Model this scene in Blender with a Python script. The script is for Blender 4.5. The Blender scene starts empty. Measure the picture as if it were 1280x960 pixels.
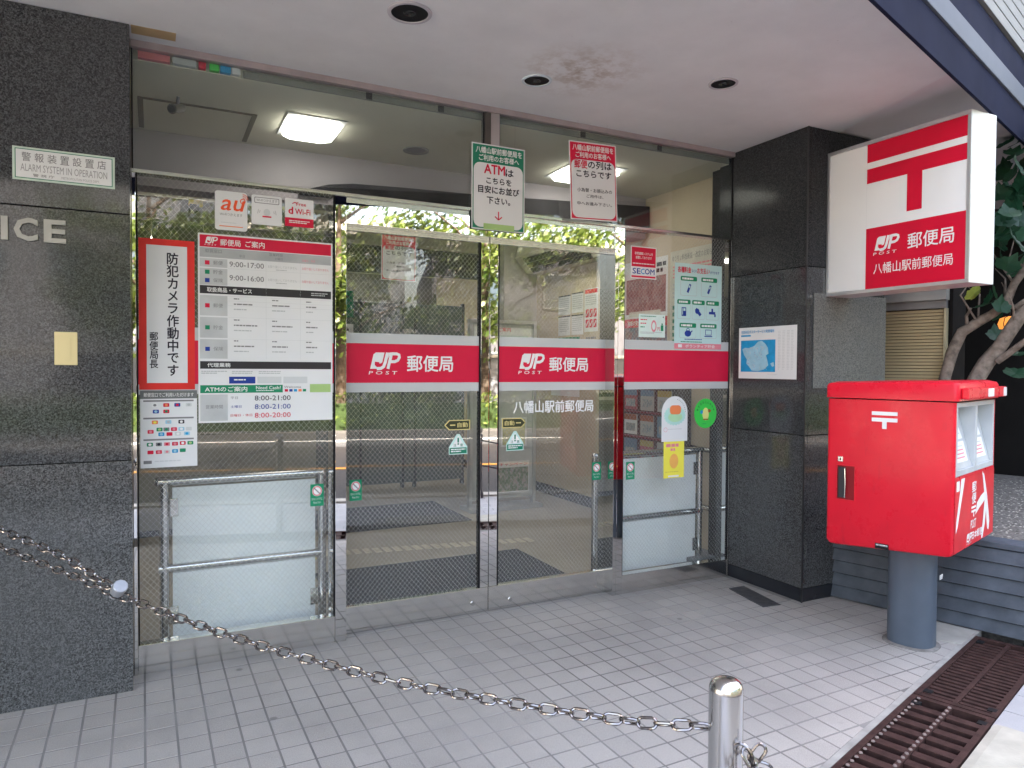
import bpy, bmesh, math, random
from mathutils import Vector, Matrix
R = math.radians
random.seed(7)
scn = bpy.context.scene
COL = scn.collection
# ------------------------------------------------------------------ camera
cd = bpy.data.cameras.new("camera"); cam = bpy.data.objects.new("camera", cd); COL.objects.link(cam)
YAW, PIT, ROL = .4674, -.0232, .0059
F_ = Vector((math.sin(YAW)*math.cos(PIT), math.cos(YAW)*math.cos(PIT), math.sin(PIT)))
R0 = Vector((math.cos(YAW), -math.sin(YAW), 0)); U0 = R0.cross(F_)
Rv = R0*math.cos(ROL)+U0*math.sin(ROL); Uv = -R0*math.sin(ROL)+U0*math.cos(ROL)
cam.matrix_world = Matrix(((Rv.x, Uv.x, -F_.x, 0), (Rv.y, Uv.y, -F_.y, 0), (Rv.z, Uv.z, -F_.z, 1.35), (0, 0, 0, 1)))
cd.sensor_width = 36; cd.lens = 890.3/1280*36; cd.clip_start = .02; cd.clip_end = 600
scn.camera = cam
# ------------------------------------------------------------------ light
SUN_EL = R(52); SUN_DIR = Vector((.10, .99, 0)).normalized()     # towards the sun, over the building
w = bpy.data.worlds.new("World"); scn.world = w; w.use_nodes = True
nt = w.node_tree; bg = nt.nodes["Background"]
sky = nt.nodes.new("ShaderNodeTexSky"); sky.sky_type = 'NISHITA'; sky.sun_disc = False
sky.sun_elevation = SUN_EL; sky.sun_rotation = math.atan2(SUN_DIR.x, SUN_DIR.y)
sky.air_density = 1.0; sky.dust_density = 6.0; sky.ozone_density = 0.3
tint = nt.nodes.new("ShaderNodeMix"); tint.data_type = 'RGBA'; tint.blend_type = 'MULTIPLY'; tint.inputs[0].default_value = 1
tint.inputs[7].default_value = (1.155, 1.0, .845, 1); nt.links.new(sky.outputs[0], tint.inputs[6]); nt.links.new(tint.outputs[2], bg.inputs[0]); bg.inputs[1].default_value = .15
sd = bpy.data.lights.new("sun", 'SUN'); so = bpy.data.objects.new("sun", sd); COL.objects.link(so)
sd.energy = 3.2; sd.angle = R(.5); sd.color = (1, .95, .86)
dirv = Vector((SUN_DIR.x*math.cos(SUN_EL), SUN_DIR.y*math.cos(SUN_EL), math.sin(SUN_EL)))
so.rotation_euler = dirv.to_track_quat('Z', 'Y').to_euler(); so.location = (0, 0, 30)
scn.view_settings.view_transform = 'Standard'; scn.view_settings.look = 'None'
scn.view_settings.gamma = 1; scn.view_settings.exposure = 3.70
try:
    scn.cycles.max_bounces = 10; scn.cycles.transparent_max_bounces = 24
    scn.cycles.diffuse_bounces = 5; scn.cycles.glossy_bounces = 5
    scn.cycles.sample_clamp_indirect = 6; scn.cycles.use_denoising = True; scn.cycles.caustics_reflective = False; scn.cycles.caustics_refractive = False
except Exception: pass
# ------------------------------------------------------------------ layout constants (metres)
H = 2.736; YG = 3.478; YD = 3.56; YW = 3.315; YP = 2.89; XL = -.078; XR = 3.34
D = Vector((.9583, .2860, 0)).normalized(); N = Vector((-D.y, D.x, 0))      # along the street, towards the building
def st(s, n, z=0): return D*s+N*n+Vector((0, 0, z))
# ------------------------------------------------------------------ materials
MATS = {}
def nodes(name):
    m = bpy.data.materials.new(name); m.use_nodes = True
    t = m.node_tree; return m, t, t.nodes["Principled BSDF"]
def lk(t, a, b): t.links.new(a, b)
def coords(t, scale=(1, 1, 1), kind='Object'):
    tc = t.nodes.new("ShaderNodeTexCoord"); mp = t.nodes.new("ShaderNodeMapping"); mp.inputs['Scale'].default_value = scale
    lk(t, tc.outputs[kind], mp.inputs[0]); return mp.outputs[0]
def noise(t, v, s, d=3, r=.55):
    n = t.nodes.new("ShaderNodeTexNoise"); n.inputs['Scale'].default_value = s; n.inputs['Detail'].default_value = d
    n.inputs['Roughness'].default_value = r; lk(t, v, n.inputs['Vector']); return n.outputs['Fac']
def ramp(t, f, stops):
    r = t.nodes.new("ShaderNodeValToRGB"); e = r.color_ramp.elements
    while len(e) < len(stops): e.new(.5)
    for i, (p, c) in enumerate(stops):
        e[i].position = p; e[i].color = (*c, 1) if len(c) == 3 else c
    lk(t, f, r.inputs[0]); return r.outputs[0]
def mixc(t, f, a, b, mode='MIX'):
    m = t.nodes.new("ShaderNodeMix"); m.data_type = 'RGBA'; m.blend_type = mode
    for k, v in ((0, f), (6, a), (7, b)):
        if hasattr(v, 'links'): lk(t, v, m.inputs[k])
        elif k == 0: m.inputs[0].default_value = v
        else: m.inputs[k].default_value = (*v, 1)
    return m.outputs[2]
def bump(t, h, b, st_=.3, dist=.002):
    n = t.nodes.new("ShaderNodeBump"); n.inputs['Strength'].default_value = st_; n.inputs['Distance'].default_value = dist
    lk(t, h, n.inputs['Height']); lk(t, n.outputs[0], b.inputs['Normal'])
def plain(name, col, rough=.5, metal=0, var=.12, vs=6, bmp=0, bs=60, coat=0, gv=0.06, spec=None):
    if name in MATS: return MATS[name]
    m, t, b = nodes(name); v = coords(t)
    f = noise(t, v, vs, 5)
    c2 = tuple(min(1, x*(1+var)) for x in col); c1 = tuple(x*(1-var) for x in col)
    lk(t, ramp(t, f, [(.3, c1), (.7, c2)]), b.inputs['Base Color'])
    rr = t.nodes.new("ShaderNodeMapRange"); rr.inputs['To Min'].default_value = max(0, rough-gv); rr.inputs['To Max'].default_value = min(1, rough+gv)
    lk(t, noise(t, v, vs*2.7, 4), rr.inputs[0]); lk(t, rr.outputs[0], b.inputs['Roughness'])
    b.inputs['Specular IOR Level'].default_value = spec if spec is not None else (.18 if rough > .28 else .5)
    b.inputs['Metallic'].default_value = metal; b.inputs['Coat Weight'].default_value = coat; b.inputs['Coat Roughness'].default_value = .12
    if bmp: bump(t, noise(t, v, bs, 4), b, bmp)
    MATS[name] = m; return m
def emis(name, col, s):
    m, t, b = nodes(name); b.inputs['Base Color'].default_value = (*col, 1)
    b.inputs['Emission Color'].default_value = (*col, 1); b.inputs['Emission Strength'].default_value = s
    MATS[name] = m; return m
def granite(name, base, speck, lo, hi, rough, scale=230, spec=.5, bmp=0):
    m, t, b = nodes(name); v = coords(t)
    n1 = noise(t, v, scale, 2, .6)
    vo = t.nodes.new("ShaderNodeTexVoronoi"); vo.inputs['Scale'].default_value = scale*.8; lk(t, v, vo.inputs['Vector'])
    f = t.nodes.new("ShaderNodeMath"); f.operation = 'MULTIPLY_ADD'; f.inputs[1].default_value = .45
    lk(t, vo.outputs['Color'], f.inputs[0]); lk(t, n1, f.inputs[2])
    c = ramp(t, f.outputs[0], [(lo, base), ((lo+hi)/2, tuple((a+b_)/2.6 for a, b_ in zip(base, speck))), (hi, speck)])
    big = noise(t, coords(t, (1, 1, .45)), 2.1, 7, .66)
    c = mixc(t, ramp(t, big, [(.42, (0, 0, 0)), (.75, (.55, .55, .55))]), c, tuple(x*.6 for x in speck))
    lk(t, c, b.inputs['Base Color'])
    r = ramp(t, noise(t, v, 3, 5), [(.3, (rough*.7,)*3), (.8, (min(1, rough*1.6),)*3)]); lk(t, r, b.inputs['Roughness'])
    b.inputs['Specular IOR Level'].default_value = spec
    if bmp: bump(t, n1, b, bmp, .003)
    MATS[name] = m; return m
def stain_mat(name):
    m, t, b = nodes(name); v = coords(t)
    c = ramp(t, noise(t, v, 2.2, 6, .6), [(.35, (.71, .71, .71)), (.65, (.79, .79, .79))])
    # the water stain round the middle downlight, in the soffit's own paint
    mp = coords(t, (1, 1, 1)); s = t.nodes.new("ShaderNodeVectorMath"); s.operation = 'DISTANCE'; s.inputs[1].default_value = (1.80, 2.86, H)
    lk(t, mp, s.inputs[0])
    near = ramp(t, s.outputs['Value'], [(.03, (1, 1, 1)), (.34, (0, 0, 0))])
    pat = ramp(t, noise(t, v, 13, 8, .7), [(.44, (0, 0, 0)), (.60, (1, 1, 1))])
    f = mixc(t, 1, near, pat, 'MULTIPLY')
    c = mixc(t, f, c, (.50, .43, .37))
    sp = ramp(t, noise(t, v, 120, 2), [(.73, (0, 0, 0)), (.80, (.5, .5, .5))])
    c = mixc(t, sp, c, (.2, .18, .17)); lk(t, c, b.inputs['Base Color']); b.inputs['Roughness'].default_value = .9
    bump(t, noise(t, v, 90, 5), b, .25, .002); MATS[name] = m; return m
def tile_mat(name, a, bcol, speck, rough=.7):
    m, t, b = nodes(name); tc = t.nodes.new("ShaderNodeNewGeometry"); oi = t.nodes.new("ShaderNodeObjectInfo")
    pos = tc.outputs['Position']
    add = t.nodes.new("ShaderNodeMath"); add.operation = 'ADD'; lk(t, tc.outputs['Random Per Island'], add.inputs[0]); lk(t, oi.outputs['Random'], add.inputs[1])
    fr = t.nodes.new("ShaderNodeMath"); fr.operation = 'FRACT'; lk(t, add.outputs[0], fr.inputs[0])
    c = ramp(t, fr.outputs[0], [(0, a), (1, bcol)])
    n = noise(t, pos, 260, 3, .7); c = mixc(t, ramp(t, n, [(.35, (0, 0, 0)), (.70, (.8, .8, .8))]), c, speck)
    big = ramp(t, noise(t, pos, 1.6, 6, .62), [(.45, (0, 0, 0)), (.72, (.38, .38, .38))]); c = mixc(t, big, c, tuple(x*.62 for x in a))
    drt = ramp(t, noise(t, pos, 16, 7, .7), [(.63, (0, 0, 0)), (.8, (.4, .4, .4))]); c = mixc(t, drt, c, (.16, .14, .13))
    gum = t.nodes.new("ShaderNodeTexVoronoi"); gum.inputs['Scale'].default_value = 3.3; lk(t, pos, gum.inputs['Vector'])
    c = mixc(t, ramp(t, gum.outputs['Distance'], [(.035, (.55, .55, .55)), (.06, (0, 0, 0))]), c, (.13, .12, .115))
    lk(t, c, b.inputs['Base Color']); b.inputs['Roughness'].default_value = rough; b.inputs['Specular IOR Level'].default_value = .3
    bump(t, n, b, .5, .002); MATS[name] = m; return m
def glass_mat(name, f0=.045, tint=(.93, .96, .95), wires=False):
    m, t, b = nodes(name); t.nodes.remove(b); out = t.nodes["Material Output"]
    tr = t.nodes.new("ShaderNodeBsdfTransparent"); tr.inputs[0].default_value = (*tint, 1)
    gl = t.nodes.new("ShaderNodeBsdfGlossy"); gl.inputs['Roughness'].default_value = 0.0; gl.inputs[0].default_value = (1, 1, 1, 1)
    lw = t.nodes.new("ShaderNodeLayerWeight"); lw.inputs[0].default_value = .5
    p = t.nodes.new("ShaderNodeMath"); p.operation = 'POWER'; p.inputs[1].default_value = 4.6; lk(t, lw.outputs['Facing'], p.inputs[0])
    q = t.nodes.new("ShaderNodeMath"); q.operation = 'MULTIPLY_ADD'; q.inputs[1].default_value = 1-f0; q.inputs[2].default_value = f0; lk(t, p.outputs[0], q.inputs[0])
    mx = t.nodes.new("ShaderNodeMixShader"); lk(t, q.outputs[0], mx.inputs[0]); lk(t, tr.outputs[0], mx.inputs[1]); lk(t, gl.outputs[0], mx.inputs[2])
    last = mx.outputs[0]
    df = t.nodes.new("ShaderNodeBsdfDiffuse"); df.inputs[0].default_value = (.75, .77, .76, 1)
    v = coords(t)
    if wires:
        sx = t.nodes.new("ShaderNodeSeparateXYZ"); lk(t, v, sx.inputs[0]); fac = None
        for sgn in (1, -1):
            a = t.nodes.new("ShaderNodeMath"); a.operation = 'MULTIPLY_ADD'; a.inputs[1].default_value = sgn*1.15; lk(t, sx.outputs['X'], a.inputs[0]); lk(t, sx.outputs['Z'], a.inputs[2])
            c = t.nodes.new("ShaderNodeMath"); c.operation = 'MULTIPLY'; c.inputs[1].default_value = 1/.0285; lk(t, a.outputs[0], c.inputs[0])
            fr = t.nodes.new("ShaderNodeMath"); fr.operation = 'FRACT'; lk(t, c.outputs[0], fr.inputs[0])
            ls = t.nodes.new("ShaderNodeMath"); ls.operation = 'LESS_THAN'; ls.inputs[1].default_value = .028; lk(t, fr.outputs[0], ls.inputs[0])
            if fac is None: fac = ls.outputs[0]
            else:
                mm = t.nodes.new("ShaderNodeMath"); mm.operation = 'MAXIMUM'; lk(t, fac, mm.inputs[0]); lk(t, ls.outputs[0], mm.inputs[1]); fac = mm.outputs[0]
        m2 = t.nodes.new("ShaderNodeMixShader"); k = t.nodes.new("ShaderNodeMath"); k.operation = 'MULTIPLY'; k.inputs[1].default_value = .6; lk(t, fac, k.inputs[0])
        lk(t, k.outputs[0], m2.inputs[0]); lk(t, last, m2.inputs[1]); lk(t, df.outputs[0], m2.inputs[2]); last = m2.outputs[0]
    # a little dust on the pane
    m3 = t.nodes.new("ShaderNodeMixShader"); lk(t, ramp(t, noise(t, v, 5, 8, .7), [(.5, (.012, .012, .012)), (.85, (.06, .06, .06))]), m3.inputs[0])
    lk(t, last, m3.inputs[1]); lk(t, df.outputs[0], m3.inputs[2]); lk(t, m3.outputs[0], out.inputs[0])
    MATS[name] = m; return m
def film_mat(name, col, alpha):
    m, t, b = nodes(name); b.inputs['Base Color'].default_value = (*col, 1); b.inputs['Alpha'].default_value = alpha
    b.inputs['Roughness'].default_value = .25; MATS[name] = m; return m
def leaf_mat(name, a, bcol):
    m, t, b = nodes(name); gi = t.nodes.new("ShaderNodeNewGeometry"); out = t.nodes["Material Output"]
    c = ramp(t, gi.outputs['Random Per Island'], [(0, a), (1, bcol)]); lk(t, c, b.inputs['Base Color']); b.inputs['Roughness'].default_value = .45
    tl = t.nodes.new("ShaderNodeBsdfTranslucent"); lk(t, c, tl.inputs[0])
    mx = t.nodes.new("ShaderNodeMixShader"); mx.inputs[0].default_value = .35; lk(t, b.outputs[0], mx.inputs[1]); lk(t, tl.outputs[0], mx.inputs[2]); lk(t, mx.outputs[0], out.inputs[0])
    MATS[name] = m; return m
def photo_mat(name, cols, s=9):
    m, t, b = nodes(name); v = coords(t, (1, .6, 1)); c = ramp(t, noise(t, v, s, 7, .7), [(i/(len(cols)-1)*.5+.25, k) for i, k in enumerate(cols)])
    lk(t, c, b.inputs['Base Color']); b.inputs['Roughness'].default_value = .35; MATS[name] = m; return m

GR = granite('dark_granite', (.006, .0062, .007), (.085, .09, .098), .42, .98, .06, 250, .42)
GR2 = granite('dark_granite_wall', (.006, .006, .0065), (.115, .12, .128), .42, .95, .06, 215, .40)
GRU = granite('dark_granite_upper', (.006, .0062, .007), (.070, .074, .080), .42, .98, .16, 250, .06)  # darker, duller copy that keeps lamp reflections off the top pillar slabs
GR3 = granite('dark_granite_lower', (.010, .010, .011), (.155, .16, .165), .40, .92, .09, 215, .40)  # lighter copy of the stone: light reflected from the ground put into its colour
GRL = granite('rough_granite', (.03, .032, .032), (.20, .21, .20), .35, .9, .5, 220, bmp=.4)
STEEL = plain('stainless', (.70, .70, .69), .018, 1, .03, 3, gv=.012)
STEELR = plain('brushed_stainless', (.60, .60, .60), .20, 1, .06, 5, gv=.06)
CHAINM = plain('chain_steel', (.25, .235, .235), .15, 1, .1, 40, gv=.05)
SOFF = stain_mat('soffit_paint')
TILE = tile_mat('paving_tile', (.335, .313, .293), (.40, .376, .352), (.55, .52, .49))
PAVE = tile_mat('pale_paving_block', (.36, .37, .39), (.42, .43, .45), (.50, .51, .53), .75)
RED = plain('signal_red', (.63, .014, .055), .35, 0, .05, 4)
REDP = plain('postbox_red_paint', (.66, .010, .030), .30, 0, .04, 3, .04, 160, coat=.06, spec=.22)
def box_paint():
    m, t, b = nodes('postbox_red_paint_worn'); v = coords(t)
    c = ramp(t, noise(t, v, 2.6, 5), [(.3, (.62, .010, .028)), (.7, (.74, .013, .034))])
    gr = ramp(t, noise(t, coords(t, (1, 1, .22)), 20, 7, .7), [(.60, (0, 0, 0)), (.82, (.42, .42, .42))]); c = mixc(t, gr, c, (.20, .02, .025))
    sc = ramp(t, noise(t, coords(t, (14, 14, 1.5)), 22, 3, .6), [(.74, (0, 0, 0)), (.77, (.30, .30, .30))]); c = mixc(t, sc, c, (.75, .25, .25))
    lk(t, c, b.inputs['Base Color']); lk(t, ramp(t, noise(t, v, 9, 6, .7), [(.3, (.20, .20, .20)), (.75, (.44, .44, .44))]), b.inputs['Roughness'])
    b.inputs['Specular IOR Level'].default_value = .28; bump(t, noise(t, v, 160, 3), b, .04); return m
REDP = box_paint()
WHITE = plain('white_print', (.80, .80, .80), .45, 0, .02)
PAPER = plain('white_paper', (.74, .75, .76), .4, 0, .03, 3)
LPAP = plain('lamp_panel_white', (.80, .81, .80), .3, 0, .02, 2)
INK = plain('dark_ink', (.025, .022, .035), .5, 0, .05)
GREY = plain('grey_print', (.46, .48, .49), .45, 0, .03)
MGREY = plain('mid_grey_print', (.22, .22, .23), .5, 0, .03)
LGREY = plain('pale_grey_print', (.60, .62, .63), .5, 0, .03)
GREEN = plain('green_print', (.015, .24, .12), .4, 0, .04)
DGREEN = plain('dark_green_print', (.02, .20, .12), .45, 0, .04)
LIME = plain('lime_tape', (.38, .56, .22), .4, 0, .05)
VGREEN = plain('vivid_green_print', (.06, .60, .09), .4, 0, .03)
BLUE = plain('blue_print', (.02, .05, .30), .4, 0, .04)
CYAN = plain('cyan_print', (.02, .30, .60), .4, 0, .15, 20)
PCYAN = plain('pale_cyan_print', (.33, .58, .72), .4, 0, .10, 25)
ORANGE = plain('orange_print', (.85, .25, .10), .4, 0, .04)
YEL = plain('yellow_print', (.88, .80, .10), .4, 0, .03)
CREAM = plain('cream_plastic', (.78, .66, .36), .35, 0, .03)
PINK = plain('pink_print', (.75, .25, .30), .45, 0, .05)
BLACK = plain('matt_black', (.012, .012, .014), .6, 0, .1)
NAVY = plain('navy_painted_steel', (.018, .021, .045), .75, 0, .15, 3, spec=.03)
BAND = film_mat('frosted_band', (.62, .64, .65), .82)
GLASS = glass_mat('window_glass', .040)
WGLASS = glass_mat('wired_glass', .046, (.965, .975, .97), True)
FROST = plain('frosted_panel', (.84, .88, .89), .35, 0, .03, 2)
CLEAR = film_mat('clear_film', (.9, .9, .9), .15)
IWALL = plain('interior_beige_wall', (.58, .49, .37), .8, 0, .06, 2)
IWALL2 = plain('interior_grey_wall', (.46, .44, .40), .8, 0, .05, 2)
ICEIL = plain('interior_ceiling', (.70, .68, .58), .85, 0, .05, 2, .1)
BULK = plain('bulkhead_paint', (.38, .35, .38), .85, 0, .05, 2)
IFLOOR = plain('interior_floor', (.36, .32, .26), .35, 0, .08, 3)
MAT_ = plain('ribbed_mat', (.045, .047, .058), .9, 0, .25, 160, .5, 300)
PARTN = plain('partition_grey_blue', (.10, .125, .135), .4, 0, .05, 2)
RUST = plain('rusty_cast_iron', (.060, .033, .030), .65, .25, .35, 22, .5, 180)
CONC = plain('concrete', (.40, .39, .36), .9, 0, .18, 7, .4, 120)
CONCY = plain('kerb_concrete', (.46, .45, .39), .9, 0, .14, 9, .4, 120)
SLATE = plain('slate_cladding', (.085, .10, .125), .6, 0, .25, 11, .5, 45)
GROUT = plain('grout', (.26, .25, .24), .95, 0, .42, 1.3)
ASPH = plain('asphalt', (.055, .055, .058), .9, 0, .2, 30, .5, 200)
POLE = plain('postbox_pole_paint', (.10, .125, .165), .38, 0, .12, 4)
BARK = plain('smooth_bark', (.19, .155, .13), .85, 0, .45, 26, .8, 60)
DBARK = plain('dark_bark', (.08, .06, .045), .9, 0, .3, 14, .6, 40)
SLAT = plain('beige_shutter', (.40, .33, .20), .5, 0, .08, 3)
SIGNW = plain('sign_white_acrylic', (.78, .80, .80), .22, 0, .02, 2)
SIGNR = plain('sign_red_acrylic', (.60, .008, .036), .30, 0, .03, 2)
ALU = plain('satin_aluminium', (.62, .64, .66), .3, .8, .04, 4)
SIDING = plain('grey_tile_siding', (.26, .26, .255), .6, 0, .06, 4)
LEAFS = leaf_mat('sunny_leaf', (.045, .085, .012), (.13, .17, .028))
LEAFD = leaf_mat('shade_leaf', (.015, .045, .012), (.04, .085, .022))  # darker leaf colour stands for foliage in shade
LEAFP = leaf_mat('planter_leaf', (.008, .040, .024), (.028, .10, .045))
LAMP = emis('lamp_diffuser', (1, .94, .83), 1.25)
LAMPF = emis('far_lamp_diffuser', (1, .95, .85), 1.9)
LANT = emis('lantern_glow', (1, .33, .06), .09)
# ------------------------------------------------------------------ mesh helpers
class MB:
    def __init__(s): s.v = []; s.f = []; s.sm = []
    def add(s, vs, fs, smooth=False):
        o = len(s.v); s.v += [tuple(v) for v in vs]; s.f += [tuple(i+o for i in f) for f in fs]; s.sm += [smooth]*len(fs); return s
    def box(s, x0, x1, y0, y1, z0, z1, bev=0):
        return s.hexa([Vector(p) for p in ((x0, y0, z0), (x1, y0, z0), (x1, y1, z0), (x0, y1, z0), (x0, y0, z1), (x1, y0, z1), (x1, y1, z1), (x0, y1, z1))], bev)
    def hexa(s, p, bev=0):
        if not bev:
            return s.add(p, [(0, 3, 2, 1), (4, 5, 6, 7), (0, 1, 5, 4), (1, 2, 6, 5), (2, 3, 7, 6), (3, 0, 4, 7)])
        bm = bmesh.new(); vs = [bm.verts.new(q) for q in p]
        for f in [(0, 3, 2, 1), (4, 5, 6, 7), (0, 1, 5, 4), (1, 2, 6, 5), (2, 3, 7, 6), (3, 0, 4, 7)]: bm.faces.new([vs[i] for i in f])
        bmesh.ops.bevel(bm, geom=bm.edges[:], offset=bev, segments=2, affect='EDGES', profile=.7)
        bm.verts.index_update(); s.add([v.co for v in bm.verts], [[v.index for v in f.verts] for f in bm.faces]); bm.free(); return s
    def sbox(s, s0, s1, n0, n1, z0, z1, bev=0):           # box in the street frame
        return s.hexa([st(*q) for q in ((s0, n0, z0), (s1, n0, z0), (s1, n1, z0), (s0, n1, z0), (s0, n0, z1), (s1, n0, z1), (s1, n1, z1), (s0, n1, z1))], bev)
    def prism(s, pts, ext):                                # polygon (3D points) extruded by vector ext
        n = len(pts); ext = Vector(ext); a = [Vector(p) for p in pts]
        return s.add(a+[p+ext for p in a], [tuple(range(n))[::-1], tuple(range(n, 2*n))]+[(i, (i+1) % n, n+(i+1) % n, n+i) for i in range(n)])
    def tube(s, path, rad, seg=10, cap=True, closed=False):
        P = [Vector(p) for p in path]; n = len(P); rr = rad if isinstance(rad, (list, tuple)) else [rad]*n
        vs = []; fs = []; prev = None
        for i in range(n):
            if closed: d = P[(i+1) % n]-P[i-1]
            else: d = P[min(i+1, n-1)]-P[max(i-1, 0)]
            d.normalize()
            if prev is None: a = d.orthogonal().normalized()
            else:
                a = prev-d*prev.dot(d)
                a = a.normalized() if a.length > 1e-6 else d.orthogonal().normalized()
            prev = a; b = d.cross(a)
            vs += [P[i]+(a*math.cos(k*2*math.pi/seg)+b*math.sin(k*2*math.pi/seg))*rr[i] for k in range(seg)]
        for i in range(n if closed else n-1):
            j = (i+1) % n
            for k in range(seg): fs.append((i*seg+k, i*seg+(k+1) % seg, j*seg+(k+1) % seg, j*seg+k))
        s.add(vs, fs, True)
        if cap and not closed:
            s.add(vs[:seg], [tuple(range(seg))[::-1]]); s.add(vs[-seg:], [tuple(range(seg))])
        return s
    def cyl(s, p0, p1, r0, r1=None, seg=24): return s.tube([p0, p1], [r0, r0 if r1 is None else r1], seg)
    def lathe(s, c, prof, seg=28, axis='z'):
        vs = []; fs = []; c = Vector(c)
        for r, z in prof:
            for k in range(seg):
                a = k*2*math.pi/seg; vs.append(c+Vector((r*math.cos(a), r*math.sin(a), z)))
        for i in range(len(prof)-1):
            for k in range(seg): fs.append((i*seg+k, i*seg+(k+1) % seg, (i+1)*seg+(k+1) % seg, (i+1)*seg+k))
        return s.add(vs, fs, True)
def obj(name, mb, mat, parent=None, **props):
    me = bpy.data.meshes.new(name); me.from_pydata([tuple(v) for v in mb.v], [], mb.f)
    if any(mb.sm):
        for p, q in zip(me.polygons, mb.sm): p.use_smooth = q
    smo = any(mb.sm)
    me.materials.append(mat); me.update()
    if smo: me.set_sharp_from_angle(angle=R(38))
    o = bpy.data.objects.new(name, me); COL.objects.link(o)
    if parent: o.parent = parent; o.matrix_parent_inverse = parent.matrix_world.inverted()
    for k, v in props.items(): o[k] = v
    return o
def tag(o, label, cat, group=None):
    o['label'] = label; o['category'] = cat
    if group: o['group'] = group
    return o
def thing(name, label, cat, loc=(0, 0, 0), group=None):
    o = bpy.data.objects.new(name, None); COL.objects.link(o); o.empty_display_size = .1
    o.location = loc; o.matrix_world = Matrix.Translation(Vector(loc)); return tag(o, label, cat, group)
def struct(name, mb, mat, parent=None):
    o = obj(name, mb, mat, parent)
    if not parent: o['kind'] = 'structure'
    return o
def link_copy(o, parent, mat=None, name=None):
    c = o.copy(); COL.objects.link(c)
    if parent: c.parent = parent
    return c
_txt = {}
def text_geo(s, bold=0):
    k = (s, bold)
    if k not in _txt:
        c = bpy.data.curves.new('t', 'FONT'); c.body = s; c.resolution_u = 2; c.offset = bold
        o = bpy.data.objects.new('t', c); m = bpy.data.meshes.new_from_object(o)
        vs = [tuple(v.co) for v in m.vertices]; fs = [tuple(p.vertices) for p in m.polygons]
        bpy.data.objects.remove(o); bpy.data.meshes.remove(m); bpy.data.curves.remove(c); _txt[k] = (vs, fs)
    return _txt[k]
JOINED = {'small_print', 'map_street', 'map_point', 'wreath', 'logo', 'payment_mark', 'mark', 'frosted_band'}
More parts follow.
